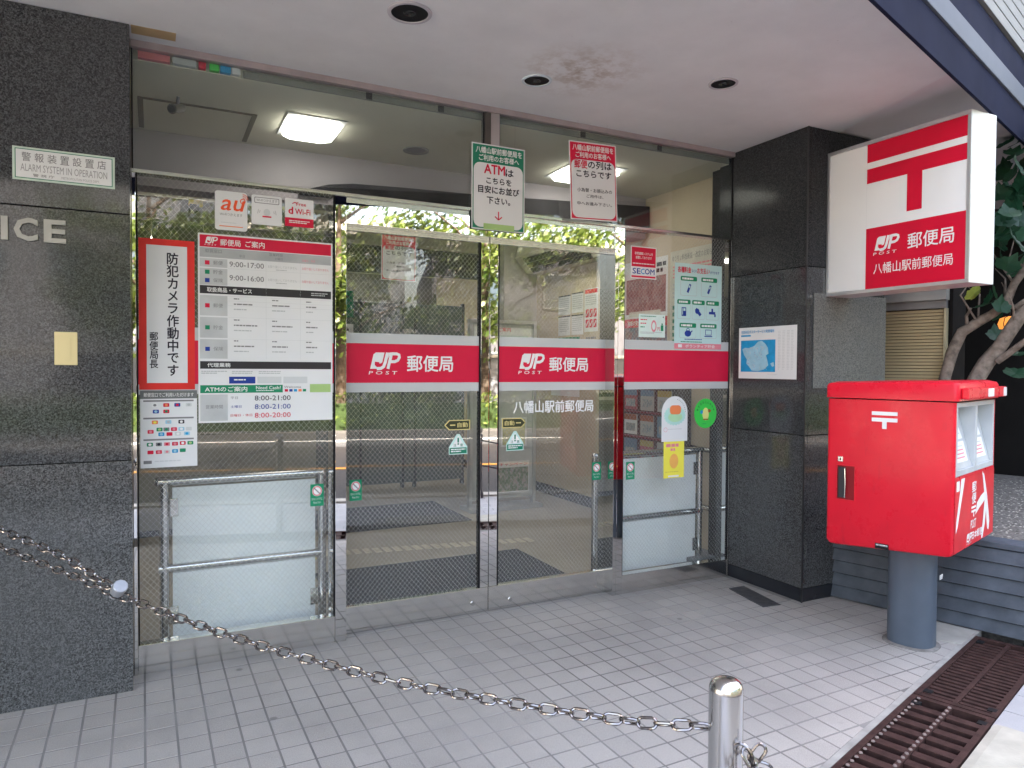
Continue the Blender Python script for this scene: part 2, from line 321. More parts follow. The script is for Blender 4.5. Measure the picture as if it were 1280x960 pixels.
class Sheet:
    """A flat printed thing: local x right, y down from the top left corner, z out of the face (metres)."""
    def __init__(s, origin, right, w, h, parent=None, up=(0, 0, 1)):
        r = Vector(right).normalized(); u = Vector(up).normalized(); n = r.cross(u); o = Vector(origin)
        s.M = Matrix(((r.x, u.x, n.x, o.x), (r.y, u.y, n.y, o.y), (r.z, u.z, n.z, o.z), (0, 0, 0, 1)))
        s.w = w; s.h = h; s.L = {}; s.parent = parent; s.order = []
    def _g(s, name, mat, lay):
        k = (name, mat.name, lay) if name in JOINED else (name, mat.name, lay, len(s.order))
        if k not in s.L: s.L[k] = (MB(), mat); s.order.append(k)
        return s.L[k][0]
    def poly(s, pts, mat, lay=1, name='printed_shape'):
        z1 = lay*.0004; z0 = z1-.0003; mb = s._g(name, mat, lay)
        n = len(pts); a = [(x, -y, z1) for x, y in pts]; area = sum(pts[i-1][0]*pts[i][1]-pts[i][0]*pts[i-1][1] for i in range(n))
        mb.add(a, [tuple(range(n)) if area < 0 else tuple(range(n))[::-1]]); return s
    def rect(s, x0, y0, x1, y1, mat, lay=1, name='printed_shape', r=0):
        if r:
            pts = []
            for cx, cy, a0 in ((x1-r, y0+r, -90), (x1-r, y1-r, 0), (x0+r, y1-r, 90), (x0+r, y0+r, 180)):
                for k in range(5): a = R(a0+k*22.5); pts.append((cx+r*math.cos(a), cy+r*math.sin(a)))
        else: pts = [(x0, y0), (x1, y0), (x1, y1), (x0, y1)]
        return s.poly(pts, mat, lay, name)
    def oval(s, cx, cy, rx, ry, mat, lay=1, name='printed_shape', n=28):
        return s.poly([(cx+rx*math.cos(k*2*math.pi/n), cy+ry*math.sin(k*2*math.pi/n)) for k in range(n)], mat, lay, name)
    def ring(s, cx, cy, r, wd, mat, lay=2, name='printed_shape', ry=None):
        n = 24; ry = ry or r; mb = s._g(name, mat, lay); z = lay*.0004; vs = []
        for rr in (1, (r-wd)/r): vs += [(cx+r*rr*math.cos(k*2*math.pi/n), -(cy+ry*rr*math.sin(k*2*math.pi/n)), z) for k in range(n)]
        mb.add(vs, [(n+k, n+(k+1) % n, (k+1) % n, k)[::-1] for k in range(n)]); return s
    def line(s, x0, y0, x1, y1, wd, mat, lay=2, name='printed_shape'):
        d = Vector((x1-x0, y1-y0)); p = Vector((-d.y, d.x)).normalized()*wd/2
        return s.poly([(x0+p.x, y0+p.y), (x1+p.x, y1+p.y), (x1-p.x, y1-p.y), (x0-p.x, y0-p.y)], mat, lay, name)
    def _put(s, mb, vs, fs, f, lay, bold, em):
        z = lay*.0004; offs = [(0, 0)]
        if bold: b_ = bold*em*.55; offs = [(b_, 0), (-b_, 0), (0, b_), (0, -b_)]
        for i, (ox, oy) in enumerate(offs): mb.add([(f(v)[0]+ox, f(v)[1]+oy, z+i*.00006) for v in vs], fs)
    def text(s, t, x, y, w, h, mat, lay=3, bold=0, name='lettering', shear=0, keep=False, align='L'):
        """ink box: left x, top y, width w, height h"""
        vs, fs = text_geo(t)
        if not vs: return s
        xs = [v[0] for v in vs]; ys = [v[1] for v in vs]; x0, x1, y0, y1 = min(xs), max(xs), min(ys), max(ys)
        ky = h/(y1-y0); kx = ky if w is None else w/(x1-x0)
        s._put(s._g(name, mat, lay), vs, fs, lambda v: (x+(v[0]-x0)*kx+shear*(v[1]-y0)*ky, -(y+(y1-v[1])*ky)), lay, bold, min(kx, ky)); return s
    def vtext(s, t, x, y, w, h, mat, lay=3, bold=0, gap=.08, name='lettering'):
        ch = h/len(t); ky = ch*(1-gap)/.92
        for i, c in enumerate(t):
            vs, fs = text_geo(c); xs = [v[0] for v in vs]; ys = [v[1] for v in vs]; cx = (min(xs)+max(xs))/2; cy = (min(ys)+max(ys))/2
            s._put(s._g(name, mat, lay), vs, fs, lambda v: (x+w/2+(v[0]-cx)*w, -(y+i*ch+ch/2-(v[1]-cy)*ky)), lay, bold, min(w, ky))
        return s
    def stroke(s, pts, wd, mat, lay, name='logo'):
        n = len(pts); L = []; Q = []
        for i in range(n):
            a = Vector(pts[max(i-1, 0)]); b = Vector(pts[min(i+1, n-1)]); d = (b-a).normalized(); p = Vector((-d.y, d.x))*wd/2; c = Vector(pts[i]); L.append(c+p); Q.append(c-p)
        mb = s._g(name, mat, lay); z = lay*.0004
        mb.add([(p.x, -p.y, z) for p in L]+[(p.x, -p.y, z) for p in Q], [(i, i+1, n+i+1, n+i) for i in range(n-1)]); return s
    def greek(s, x, y, w, h, mat, lay=2, rows=1, gap=.5, seed=0):
        """lines of print too small to read: broken bars"""
        rnd = random.Random(seed+int(x*1e4)+int(y*1e4)); rh = h/rows
        for i in range(rows):
            cx = x; end = x+w*(1 if i < rows-1 else rnd.uniform(.6, 1))
            while cx < end-rh*.3:
                l = rnd.uniform(.6, 2.2)*rh; l = min(l, end-cx); s.rect(cx, y+i*rh, cx+l, y+i*rh+rh*(1-gap), mat, lay, 'small_print'); cx += l+rh*.22
        return s
    def jp(s, x, y, w, h, white, red, lay=2, post=True):
        """the postal logo: white slanted block with a J cut, a P, and POST below"""
        hh = h*.74 if post else h; sh = hh*.24
        q = lambda u, v: (x+u*w+sh*(1-v), y+v*hh)
        s.poly([q(.06, 0), q(.56, 0), q(.56, .10), q(.42, 1), q(0, 1), q(0, .12)], white, lay, 'logo')
        J = [q(.435, .0), q(.435, .35), q(.435, .62), q(.41, .74), q(.34, .81), q(.25, .80), q(.19, .72), q(.18, .58)]
        s.stroke(J, w*.155, red, lay+1); s.stroke([q(.455, .0), q(.455, .60), q(.435, .86), q(.36, .97), q(.22, .99)], w*.105, white, lay+2)
        s.stroke([q(.60, 1.0), q(.60, .0)], w*.10, white, lay+2)
        s.stroke([q(.60, .07), q(.78, .07), q(.87, .13), q(.90, .28), q(.87, .46), q(.78, .55), q(.60, .56)], w*.10, white, lay+3)
        if post: s.text('P O S T', x-w*.05, y+hh*1.14, w*.95, h*.15, white, lay+2, .012, 'logo', .2)
        return s
    def done(s, name, base_mat, label=None, cat=None, group=None, thick=.0012, r=0, outline=None, z_back=None):
        mb = MB(); pts = outline
        if pts is None:
            if r:
                q = Sheet.__new__(Sheet); pts = []
                for cx, cy, a0 in ((s.w-r, r, -90), (s.w-r, s.h-r, 0), (r, s.h-r, 90), (r, r, 180)):
                    for k in range(5): a = R(a0+k*22.5); pts.append((cx+r*math.cos(a), cy+r*math.sin(a)))
            else: pts = [(0, 0), (s.w, 0), (s.w, s.h), (0, s.h)]
        mb.prism([(x, -y, -thick) for x, y in pts][::-1], (0, 0, thick))
        root = obj(name, mb, base_mat); root.matrix_world = s.M
        if s.parent: root.parent = s.parent; root.matrix_parent_inverse = s.parent.matrix_world.inverted()
        if label: tag(root, label, cat, group)
        for k in s.order:
            m, mat = s.L[k]; o = obj(k[0], m, mat); o.matrix_world = s.M
            if k[0] in ('small_print', 'map_street', 'map_point'): o['kind'] = 'stuff'
            if s.parent: o.parent = s.parent; o.matrix_parent_inverse = s.parent.matrix_world.inverted()
            else: o.parent = root; o.matrix_parent_inverse = s.M.inverted()
        return root
XP = Vector((1, 0, 0))
def door(p): # facade-plane coordinates seen from the pavement carried back to the door plane
    return p
# ================================================================== THE SETTING
# ground sheets
struct('road', MB().sbox(-90, 110, -8.2, -.75, -.32, -.12), ASPH)
struct('ground', MB().sbox(-120, 140, -120, 60, -.70, -.34), CONC)
struct('far_pavement', MB().sbox(-90, 110, -11.5, -8.2, -.32, 0), plain('far_paving', (.075,.072,.07), .85))  # colour darkened in place of shade over the far pavement
mb = MB()
for s_ in (-90,): mb.sbox(-90, 110, -3.90, -3.76, -.116, -.112)
struct('road_centre_line', mb, plain('road_line_orange', (.60, .30, .06), .7))
mb = MB(); mb.sbox(-90, 110, -7.75, -7.62, -.116, -.112); mb.sbox(-90, 110, -1.32, -1.2, -.116, -.112)
struct('road_edge_line', mb, plain('road_line_white', (.7, .7, .68), .7))
# kerb of the road (built stone by stone)
kb = None
for i in range(-6, 16):
    m = MB().sbox(i*.9+.004, i*.9+.896, -.75, -.58, -.13, .012, .006)
    if kb is None: kb = struct('road_kerb', MB().sbox(-30, 40, -.74, -.59, -.3, -.02), CONC)
    obj('kerb_stone', m, CONC, kb)
# near pavement: paving blocks by the grate in view, sheet beyond
pav = struct('pavement', MB().sbox(-30, 40, -.58, .687, -.3, -.006), GROUT)
m = MB(); rnd = random.Random(3)
def blk(s0, s1, n0, n1): return MB().sbox(s0+.0015, s1-.0015, n0+.0015, n1-.0015, -.02, rnd.uniform(-.001, .001), .003)
cnt = 0; far = MB()
for j in range(12):
    n0 = .688-(j+1)*.1; off = (j % 2)*.1
    for i in range(-16, 32):
        s0 = 1.55+i*.2+off
        if 2.35 < s0 < 4.6 and j < 4:
            if n0 > .38 and s0+.2 < 3.23: continue            # the kerb stone lies here
            obj('paving_block', blk(s0, s0+.2, n0, n0+.1), PAVE, pav)
        elif not (n0 > .38 and 2.0 < s0+.1 < 3.2): far.sbox(s0+.002, s0+.198, n0+.002, n0+.098, -.02, 0)
o = obj('paving_block_field', far, PAVE, pav); o['kind'] = 'stuff'
# old kerb stone beside the grate
o = struct('concrete_kerb_stone', MB().sbox(2.05, 3.19, .395, .686, -.2, .012, .035), CONCY)
struct('pavement_far_end', MB().sbox(4.75, 40, -.58, .688, -.02, 0), PAVE)
# base under the entrance tiles
struct('entrance_floor_bed', MB().prism([st(-3, .985, -.25), st(4.30, .985, -.25), st(4.30, 2.6, -.25), Vector((3.2, 3.75, -.25)), Vector((-2.2, 3.75, -.25)), st(-3, 1.9, -.25)], (0, 0, .2489)), GROUT)
flo = struct('entrance_floor', MB().prism([Vector((-.06, 3.30, -.2)), Vector((3.3, 3.30, -.2)), Vector((3.3, 3.56, -.2)), Vector((-.06, 3.56, -.2))], (0, 0, .190)), GROUT)
# entrance tiles
TO = Vector((-.0363, 3.382, 0)); AL = .0108; TX = .1046; TY = .1157
ux = Vector((math.cos(AL), math.sin(AL), 0)); uy = Vector((math.sin(AL), -math.cos(AL), 0))
def clip(poly, P, nrm):
    out = []
    for i in range(len(poly)):
        a, b = poly[i-1], poly[i]; da, db = (a-P).dot(nrm), (b-P).dot(nrm)
        if (da >= 0) != (db >= 0): out.append(a+(b-a)*(da/(da-db)))
        if db >= 0: out.append(b)
    return out
full = None; tiles = []
for i in range(-22, 46):
    for j in range(-2, 32):
        g = .0080
        p = [TO+ux*(i*TX+a)+uy*(j*TY+b) for a, b in ((g/2, g/2), (TX-g/2, g/2), (TX-g/2, TY-g/2), (g/2, TY-g/2))]
        c = sum(p, Vector())/4
        if c.dot(D) < -2.4 or c.y > 3.63: continue
        if c.x < XL-.02 and c.y > YW+.03: continue
        if c.x > XR+.02 and c.y > YP+.03: continue
        q = clip(p, st(0, 1.012), N)
        q = clip(q, Vector((0, 3.552, 0)), Vector((0, -1, 0))) if q else q
        q = clip(q, st(4.27, 0), -D) if q else q
        if len(q) < 3: continue
        ar = abs(sum((q[k-1].x*q[k].y-q[k].x*q[k-1].y) for k in range(len(q)))/2)
        if ar < .0006: continue
        isf = len(q) == 4 and abs(ar-(TX-g)*(TY-g)) < 1e-6
        z = rnd.uniform(-.0006, .0006)
        d = (c-Vector((0, 0, 1.35))); dep = d.dot(F_)
        vis = -1
        if dep > .4:
            px = 640+890*d.dot(Rv)/dep; py = 480-890*d.dot(Uv)/dep
            if -15 < px < 1295 and py < 980 and not (px < 170 and py < 850): vis = ar*890*890*(1.35/d.length)/(dep*dep)
        tiles.append((vis, q, c, isf, z, i, j))
tiles.sort(key=lambda t: -t[0])
far = MB(); nt_ = 0
for vis, q, c, isf, z, i, j in tiles:
    if vis > 0 and nt_ < 298:
        nt_ += 1
        if isf:
            if full is None:
                full = obj('paving_tile', MB().prism([(k-c)+Vector((0, 0, -.006)) for k in q], (0, 0, .006)), TILE, flo)
                o = full
            else: o = link_copy(full, flo)
            o.location = (c.x, c.y, z)
        else: obj('paving_tile', MB().prism([k+Vector((0, 0, -.006+z)) for k in q], (0, 0, .006)), TILE, flo)
    else: far.prism([k+Vector((0, 0, -.006+z)) for k in q], (0, 0, .006))
o = obj('paving_tile_field', far, TILE, flo); o['kind'] = 'stuff'
# worn cement patch by the postbox foot and cement fillets along the grate
struct('cement_edging', MB().sbox(-2.4, 4.27, .985, 1.010, -.05, .0015), plain('pale_mortar', (.36, .35, .33), .9, 0, .2, 12))
struct('cement_patch', MB().prism([st(4.0, 1.0, -.01), st(4.26, 1.0, -.01), st(4.26, 1.25, -.01), st(4.08, 1.22, -.01), st(3.97, 1.10, -.01)], (0, 0, .013)), CONC)
struct('floor_inspection_cover', MB().prism([Vector(p) for p in ((3.15, 3.27, -.01), (3.27, 3.27, -.01), (3.20, 2.915, -.01), (3.08, 2.93, -.01))], (0, 0, .014)), plain('dark_cover', (.09, .09, .095), .5, .2, .3, 30))

# ---------------- drain grates
def grate(s0, s1, pitch, label, bolts=True):
    t = thing('drain_grate', label, 'drain grate', st((s0+s1)/2, .84, 0), 'drain grates along the pavement')
    n0, n1 = .690, .982
    obj('rim', MB().sbox(s0, s1, n0, n0+.022, -.04, .003).sbox(s0, s1, n1-.022, n1, -.04, .003).sbox(s0, s0+.026, n0+.023, n1-.023, -.04, .003).sbox(s1-.026, s1, n0+.023, n1-.023, -.04, .003), RUST, t)
    obj('centre_rib', MB().sbox(s0+.027, s1-.027, .828, .846, -.04, .002), RUST, t)
    proto = None; nb = int((s1-s0-.06)/pitch); wd = pitch*.52
    for side, (a, b) in enumerate(((n0+.023, .827), (.847, n1-.023))):
        for k in range(nb):
            c = s0+.045+k*pitch
            q = MB().sbox(c, c+wd, a, b, -.03, -.001, .002)
            obj('bar', q, RUST, t)
    for c, n_ in ((s0+.05, .95), (s1-.09, .72), (s0+.05, .72), (s1-.09, .95)):
        obj('lifting_lug', MB().sbox(c, c+.035, n_-.02, n_+.012, -.02, .0035, .003), BLACK, t)
    return t
grate(3.245, 4.18, .0400, 'rust brown drain grate with close slots beside the postbox foot')
g2 = grate(2.285, 3.235, .078, 'rust brown drain grate with broad studded bars at the bottom of the photo')
for k in range(24):
    for n_ in (.950, .838): obj('stud', MB().lathe(st(2.33+k*.038, n_, .0025), [(.0075, 0), (.006, .004), (0, .005)], 8), plain('worn_stud', (.30, .25, .24), .5, .5), g2)
grate(1.325, 2.275, .078, 'rust brown drain grate beyond the bottom edge beside the steel bollard')
struct('drain_channel', MB().sbox(1.2, 4.30, .688, 1.0, -.26, -.09), BLACK)

# ---------------- building body
soff = struct('soffit', MB().prism([st(-9, .957, H), st(3.73, .957, H), Vector((3.60, YP, H)), Vector((3.60, 3.6, H)), Vector((XL-6, 3.6, H))], (0, 0, .22)), SOFF)
struct('soffit_lower_bay', MB().prism([st(3.73, .957, H+.010), st(12, .957, H+.010), st(12, 2.2, H+.010), Vector((9, 5.6, H+.010)), Vector((3.603, 5.6, H+.010)), Vector((3.603, YP-.02, H+.010))], (0, 0, .20)), plain('soffit_bay_paint', (.78, .73, .74), .9, 0, .05, 2))
beam = thing('fascia_beam', 'dark navy steel fascia beam along the edge of the soffit', 'beam', st(3, 1.0, H))
obj('web', MB().sbox(-9, 14, .940, .955, 2.605, 2.778, .002), NAVY, beam)
obj('bright_flashing', MB().sbox(-9, 14, .930, .955, 2.781, 2.88, .004), plain('flashing_silver', (.15, .165, .20), .6, 0, .06, 3, spec=.1), beam)
obj('upper_web', MB().sbox(-9, 14, .940, .955, 2.883, 3.04, .003), NAVY, beam)
bl = thing('post_office_building', 'upper storeys of the post office building with white ribbed cladding', 'building', st(0, 2, 3.2))
obj('wall', MB().sbox(-9, 14, .96, 9.5, 3.045, 10.5), plain('upper_wall', (.34, .34, .36), .7), bl)
for k in range(26):
    z = 3.050+k*.062; obj('cladding_board', MB().sbox(-2, 9, .925, .959, z, z+.055, .003), SIDING, bl)
q = MB()
for k in range(26, 115):
    z = 3.050+k*.062; q.sbox(-9, 14, .925, .959, z, z+.055)
o = obj('cladding_board_field', q, SIDING, bl); o['kind'] = 'stuff'
# left granite wall: separate slabs with open joints
lw_ = thing('granite_wall', 'dark speckled granite wall slabs left of the shop window carrying the raised letters', 'wall', (-1.2, YW, 0))
obj('core', MB().box(-6, XL-.016, YW+.03, 3.60, -.02, H), BLACK, lw_)
for (z0, z1) in ((0, .957), (.961, 1.962), (1.966, H-.002)):
    for (x0, x1) in ((-1.40, XL), (-2.75, -1.404), (-4.1, -2.754)):
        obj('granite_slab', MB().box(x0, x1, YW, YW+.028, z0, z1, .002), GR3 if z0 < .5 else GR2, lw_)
    obj('return_slab', MB().box(XL-.014, XL, YW+.0285, YG-.002, z0, z1, .0015), GR2, lw_)
# pillar: polished granite slabs
pl_ = thing('granite_pillar', 'polished dark granite pillar between the shopfront and the postbox', 'pillar', (3.6, 3.2, 0))
obj('core', MB().box(XR+.03, 4.0, YP+.03, 3.70, -.02, H-.002), BLACK, pl_)
obj('plinth', MB().box(XR+.006, 4.0, YP+.006, YP+.029, 0, .078).box(XR+.006, XR+.029, YP+.0295, YG, 0, .078), plain('plinth_black_stone', (.02, .022, .028), .2), pl_)
for (z0, z1) in ((.082, .966), (.970, 1.938), (1.942, H-.002)):
    obj('granite_slab', MB().box(XR, XR+.029, YP+.0005, YG+.12, z0, z1, .0015), GR2 if z0 < .5 else GRU if z0 > 1.9 else GR, pl_)  # lighter stone low, darker on top: fall of light put into the colour
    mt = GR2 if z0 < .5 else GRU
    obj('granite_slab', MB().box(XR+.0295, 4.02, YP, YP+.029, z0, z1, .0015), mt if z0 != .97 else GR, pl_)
obj('rough_granite_slab', MB().box(XR+.06, 4.03, YP-.006, YP-.0005, 1.24, 1.79, .001), GRL, pl_)
obj('corner_trim', MB().box(XR-.004, XR+.004, YP-.004, YP+.003, 0, H-.003), plain('dark_trim', (.05, .05, .055), .3, .5), pl_)

# ---------------- interior room
struct('interior_floor', MB().box(-3.2, 3.9, 3.60, 10.5, -.2, .002), IFLOOR)
struct('interior_ceiling', MB().box(-3.2, 3.9, 3.52, 10.5, 2.672, 2.80), ICEIL)
struct('interior_wall_right', MB().box(3.455, 3.60, 3.58, 4.95, 0, 2.67).box(3.78, 3.95, 4.95, 10.5, 0, 2.67).box(3.601, 3.95, 4.85, 4.949, 0, 2.67), IWALL)
struct('interior_wall_left', MB().box(-3.3, -3.2, 3.5, 10.5, 0, 2.67), IWALL2)
struct('interior_wall_back', MB().box(-3.2, 3.9, 10.0, 10.2, 0, 2.67), plain('back_wall_olive', (.13, .13, .11), .8, 0, .1, 2))
struct('interior_skirting', MB().box(3.755, 3.779, 4.96, 9.9, .003, .10), BLACK)
struct('interior_column', MB().box(3.38, 3.779, 6.9, 7.4, .003, 2.67), IWALL2)
struct('interior_bulkhead', MB().box(-3.19, 3.44, 4.52, 4.70, 2.36, 2.67), BULK)

t = thing('blind_box', 'long dark curved blind box under the bulkhead above the sliding doors', 'blind box', (2.2, 4.49, 2.45))  # added dark strip: beam reflection and dark interior put into its shape
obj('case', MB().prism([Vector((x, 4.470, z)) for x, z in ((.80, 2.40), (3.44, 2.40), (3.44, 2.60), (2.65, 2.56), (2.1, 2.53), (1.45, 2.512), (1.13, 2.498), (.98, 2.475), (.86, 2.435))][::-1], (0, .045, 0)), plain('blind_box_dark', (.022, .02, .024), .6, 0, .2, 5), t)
# ================================================================== SHOPFRONT
SILLM = plain('sill_stainless', (.78, .77, .75), .13, 1, .05, 5, gv=.05)
fr = thing('shopfront_frame', 'polished stainless shopfront frame of posts header and sills', 'door frame', (1.6, YG, 0))
def sb(name, *a, m=STEEL, b=.0015): return obj(name, MB().box(*a, b), m, fr)
sb('post', .791, .845, 3.470, 3.63, 0, 2.176); sb('post', 2.425, 2.449, 3.470, 3.63, 0, 2.176); sb('post', 2.4505, 2.495, 3.472, 3.63, 0, 2.176)
sb('post', XL+.001, -.062, 3.470, 3.53, 0, 2.176); sb('post', 3.325, 3.3395, 3.470, 3.53, 0, 2.176)
sb('header', .8455, 2.4245, 3.476, 3.63, 2.048, 2.150)
sb('header_channel', .8455, 2.4245, 3.482, 3.60, 2.1505, 2.176, m=STEELR)
sb('transom_bar', XL+.001, 3.3395, 3.466, 3.53, 2.1765, 2.192, m=STEELR)
sb('sill', -.0615, .7905, 3.474, 3.53, 0, .128, m=SILLM); sb('sill', 2.4955, 3.3245, 3.474, 3.53, 0, .112, m=SILLM)
sb('head_trim', XL+.001, 3.3395, 3.460, 3.50, 2.706, 2.7355, m=plain('trim_pinkish', (.42, .36, .37), .3, .4))
sb('floor_track', .8455, 2.4245, 3.5525, 3.66, -.02, -.0015, m=plain('track_dark', (.05, .05, .05), .4, .5))
sb('mullion', 1.583, 1.617, 3.470, 3.52, 2.1925, 2.7055, m=plain('mullion_dark', (.10, .09, .085), .4, .3)); sb('mullion', 1.6175, 1.668, 3.468, 3.52, 2.1925, 2.7055, m=plain('mullion_pale', (.45, .41, .41), .3, .5))
sb('door_stop', .8455, .850, 3.50, 3.55, .005, 2.047)
def pane(x0, x1, z0, z1, label, wired, bands=True, y=YG):
    t = thing('window_pane', label, 'window', ((x0+x1)/2, y, z0))
    obj('glass', MB().box(x0, x1, y+.002, y+.009, z0, z1), WGLASS if wired else GLASS, t)
    obj('gasket', MB().box(x0, x0+.006, y+.0005, y+.0105, z0, z1).box(x1-.006, x1, y+.0005, y+.0105, z0, z1), BLACK, t)
    if bands:
        S = Sheet((x0, y+.0012, 1.52), XP, x1-x0, .30, t)
        S.rect(0, .058, x1-x0, .252, RED, 0, 'red_band'); S.rect(0, 0, x1-x0, .0575, BAND, 0, 'frosted_band'); S.rect(0, .2525, x1-x0, .297, BAND, 0, 'frosted_band')
        for k in S.order:
            q, mm = S.L[k]; o = obj(k[0], q, mm); o.matrix_world = S.M; o.parent = t; o.matrix_parent_inverse = t.matrix_world.inverted()
    return t
pane(-.061, .790, .129, 2.1755, 'tall fixed wired glass pane behind the notices left of the sliding doors', True)
pane(2.496, 3.324, .113, 2.1755, 'fixed wired glass pane between the right sliding door and the granite pillar', True)
pane(XL+.002, 1.5825, 2.193, 2.7055, 'long clear transom window over the left door and notices with a ceiling lamp showing through', False, False)
pane(1.6685, 3.339, 2.193, 2.7055, 'clear transom window over the right door behind the hanging signs', False, False)
# sliding doors (door plane YD)
def sdoor(x0, x1, gx0, gx1, stiles, label):
    t = thing('sliding_door', label, 'door', ((x0+x1)/2, YD, 0), 'automatic sliding doors')
    obj('glass', MB().box(gx0, gx1, YD+.004, YD+.011, .136, 2.03), WGLASS, t)
    obj('bottom_rail', MB().box(x0, x1, YD-.006, YD+.03, .0025, .1355, .002), SILLM, t)
    obj('top_rail', MB().box(x0, x1, YD-.004, YD+.03, 2.0305, 2.07, .002), STEELR, t)
    for a, b in stiles: obj('stile', MB().box(a, b, YD-.008, YD+.03, .1365, 2.030, .0015), STEEL, t)
    obj('edge_seal', MB().box(gx1 if x1-gx1 > .03 else gx0-.007, (gx1 if x1-gx1 > .03 else gx0-.007)+.007, YD-.009, YD+.028, .137, 2.029), BLACK, t)
    S = Sheet((gx0, YD+.0032, 1.52), XP, gx1-gx0, .31, t)
    S.rect(0, .0525, gx1-gx0, .252, RED, 0, 'red_band'); S.rect(0, 0, gx1-gx0, .052, BAND, 0, 'frosted_band'); S.rect(0, .2525, gx1-gx0, .300, BAND, 0, 'frosted_band')
    return t, S
def flush(S, t):
    for k in S.order:
        q, mm = S.L[k]; o = obj(k[0], q, mm); o.matrix_world = S.M; o.parent = t; o.matrix_parent_inverse = t.matrix_world.inverted()
K = YD/YG
def dx(x): return x*K
def dz(z): return 1.35+(z-1.35)*K
t1, S = sdoor(.78, 1.651, .80, 1.5945, [(1.602, 1.651)], 'left sliding door with the postal logo in white on its red band')
x0 = .80; S.jp(dx(.966)-x0, 1.52-dz(1.421), .155, .113, WHITE, RED, 1); S.text('郵便局', dx(1.158)-x0, 1.52-dz(1.408), .256, .084, WHITE, 3, .030); flush(S, t1)
t2, S = sdoor(1.6545, 2.48, 1.712, 2.459, [(1.6545, 1.7045)], 'right sliding door with white lettering naming the office below its red band')
x0 = 1.712; S.jp(dx(1.802)-x0, 1.52-dz(1.427), .155, .116, WHITE, RED, 1); S.text('郵便局', dx(1.991)-x0, 1.52-dz(1.409), .262, .082, WHITE, 3, .030)
S.text('八幡山駅前郵便局', dx(1.766)-x0, 1.52-dz(1.166), .532, .070, WHITE, 3, .035); flush(S, t2)
obj('end_stile', MB().box(2.460, 2.479, YD-.008, YD+.03, .137, 2.029), plain('dark_stile', (.03, .03, .03), .3), t2)
for t, x, z in ((t1, 1.56, .055), (t2, 1.79, .045)):
    obj('rail_lock', MB().cyl((x, YD-.010, z), (x, YD-.004, z), .012, seg=16), STEELR, t)
# ---------------- small stickers
def sheet(o, w_, h_, right=XP): return Sheet(o, right, w_, h_)
def hand(x, z, y, label):
    S = sheet((x, y, z), .063, .106); S.rect(.0, .0, .063, .106, GREEN, 1); S.oval(.0315, .033, .024, .025, WHITE, 2); S.ring(.0315, .033, .022, .004, RED, 3, ry=.023)
    S.line(.017, .018, .046, .048, .005, MGREY, 3); S.text('ひらくドアに', .006, .066, .051, .012, WHITE, 2, .01); S.text('ちゅうい', .014, .083, .035, .012, WHITE, 2, .01)
    S.done('warning_sticker', GREEN, label, 'sticker', 'small green door warning stickers', .0006)
hand(.674, .782, YG+.001, 'small green warning sticker on the left fixed pane over the frosted guard panel')
hand(dx(.863), dz(.79), YD+.003, 'small green warning sticker at the hinge side of the left sliding door')
hand(dx(2.283), dz(.80), YD+.003, 'small green warning sticker low on the right sliding door near its steel post')
hand(2.522, .789, YG+.001, 'small green warning sticker low on the right fixed pane')
def arrow(x, z, flip, label):
    S = sheet((x, YD+.003, z), .150, .054); w_, h_ = .150, .054
    def P(k, m, lay, nm):
        pts = [(0, h_/2), (.026, 0), (w_, 0), (w_, h_), (.026, h_)] if not flip else [(w_, h_/2), (w_-.026, 0), (0, 0), (0, h_), (w_-.026, h_)]
        c = (w_/2, h_/2); S.poly([(c[0]+(a-c[0])*k, c[1]+(b-c[1])*(k-.08 if k < 1 else 1)) for a, b in pts], m, lay, nm)
    P(.999, plain('gold_print', (.72, .60, .25), .4), 1, 'border'); P(.92, plain('olive_print', (.05, .055, .03), .4), 2, 'field')
    gp = MATS['gold_print']
    if not flip: S.text('自動', .075, .014, .06, .026, gp, 3, .02); S.rect(.032, .024, .062, .030, gp, 3)
    else: S.text('自動', .017, .014, .06, .026, gp, 3, .02); S.rect(.087, .024, .118, .030, gp, 3)
    pts = [(0, h_/2), (.026, 0), (w_, 0), (w_, h_), (.026, h_)] if not flip else [(w_, h_/2), (w_-.026, h_), (0, h_), (0, 0), (w_-.026, 0)]
    if flip: pts = pts[::-1]
    S.done('automatic_door_sticker', gp, label, 'sticker', 'arrow stickers on the sliding doors', .0006, outline=pts)
arrow(dx(1.362), dz(1.071), False, 'dark arrow sticker pointing left on the left sliding door')
arrow(dx(1.697), dz(1.072), True, 'dark arrow sticker pointing right on the right sliding door')
def tri(xc, z, label):
    w_, h_ = .108, .110; S = sheet((dx(xc)-w_/2, YD+.003, dz(z)), w_, h_)
    out = [(w_/2-.008, 0), (w_/2+.008, 0), (w_, .072), (w_, h_), (0, h_), (0, .072)]
    S.poly(out, plain('pale_mint_print', (.55, .75, .70), .4), 1, 'field'); S.poly([(w_/2, .008), (w_-.014, .070), (.014, .070)], WHITE, 2, 'triangle')
    S.rect(.004, .074, w_-.004, h_-.004, DGREEN, 2, 'caption_block'); S.rect(w_/2-.005, .020, w_/2+.005, .046, DGREEN, 3, 'mark'); S.oval(w_/2, .054, .005, .005, DGREEN, 3, 'mark')
    S.text('注', .026, .052, .017, .016, DGREEN, 3, .02); S.text('意', w_-.043, .052, .017, .016, DGREEN, 3, .02); S.greek(.012, .080, .084, .022, WHITE, 3, 2, .45)
    S.done('caution_sticker', MATS['pale_mint_print'], label, 'sticker', 'triangular caution stickers', .0006, outline=out)
tri(1.440, .997, 'green triangular caution sticker on the left sliding door'); tri(1.777, 1.001, 'green triangular caution sticker on the right sliding door')
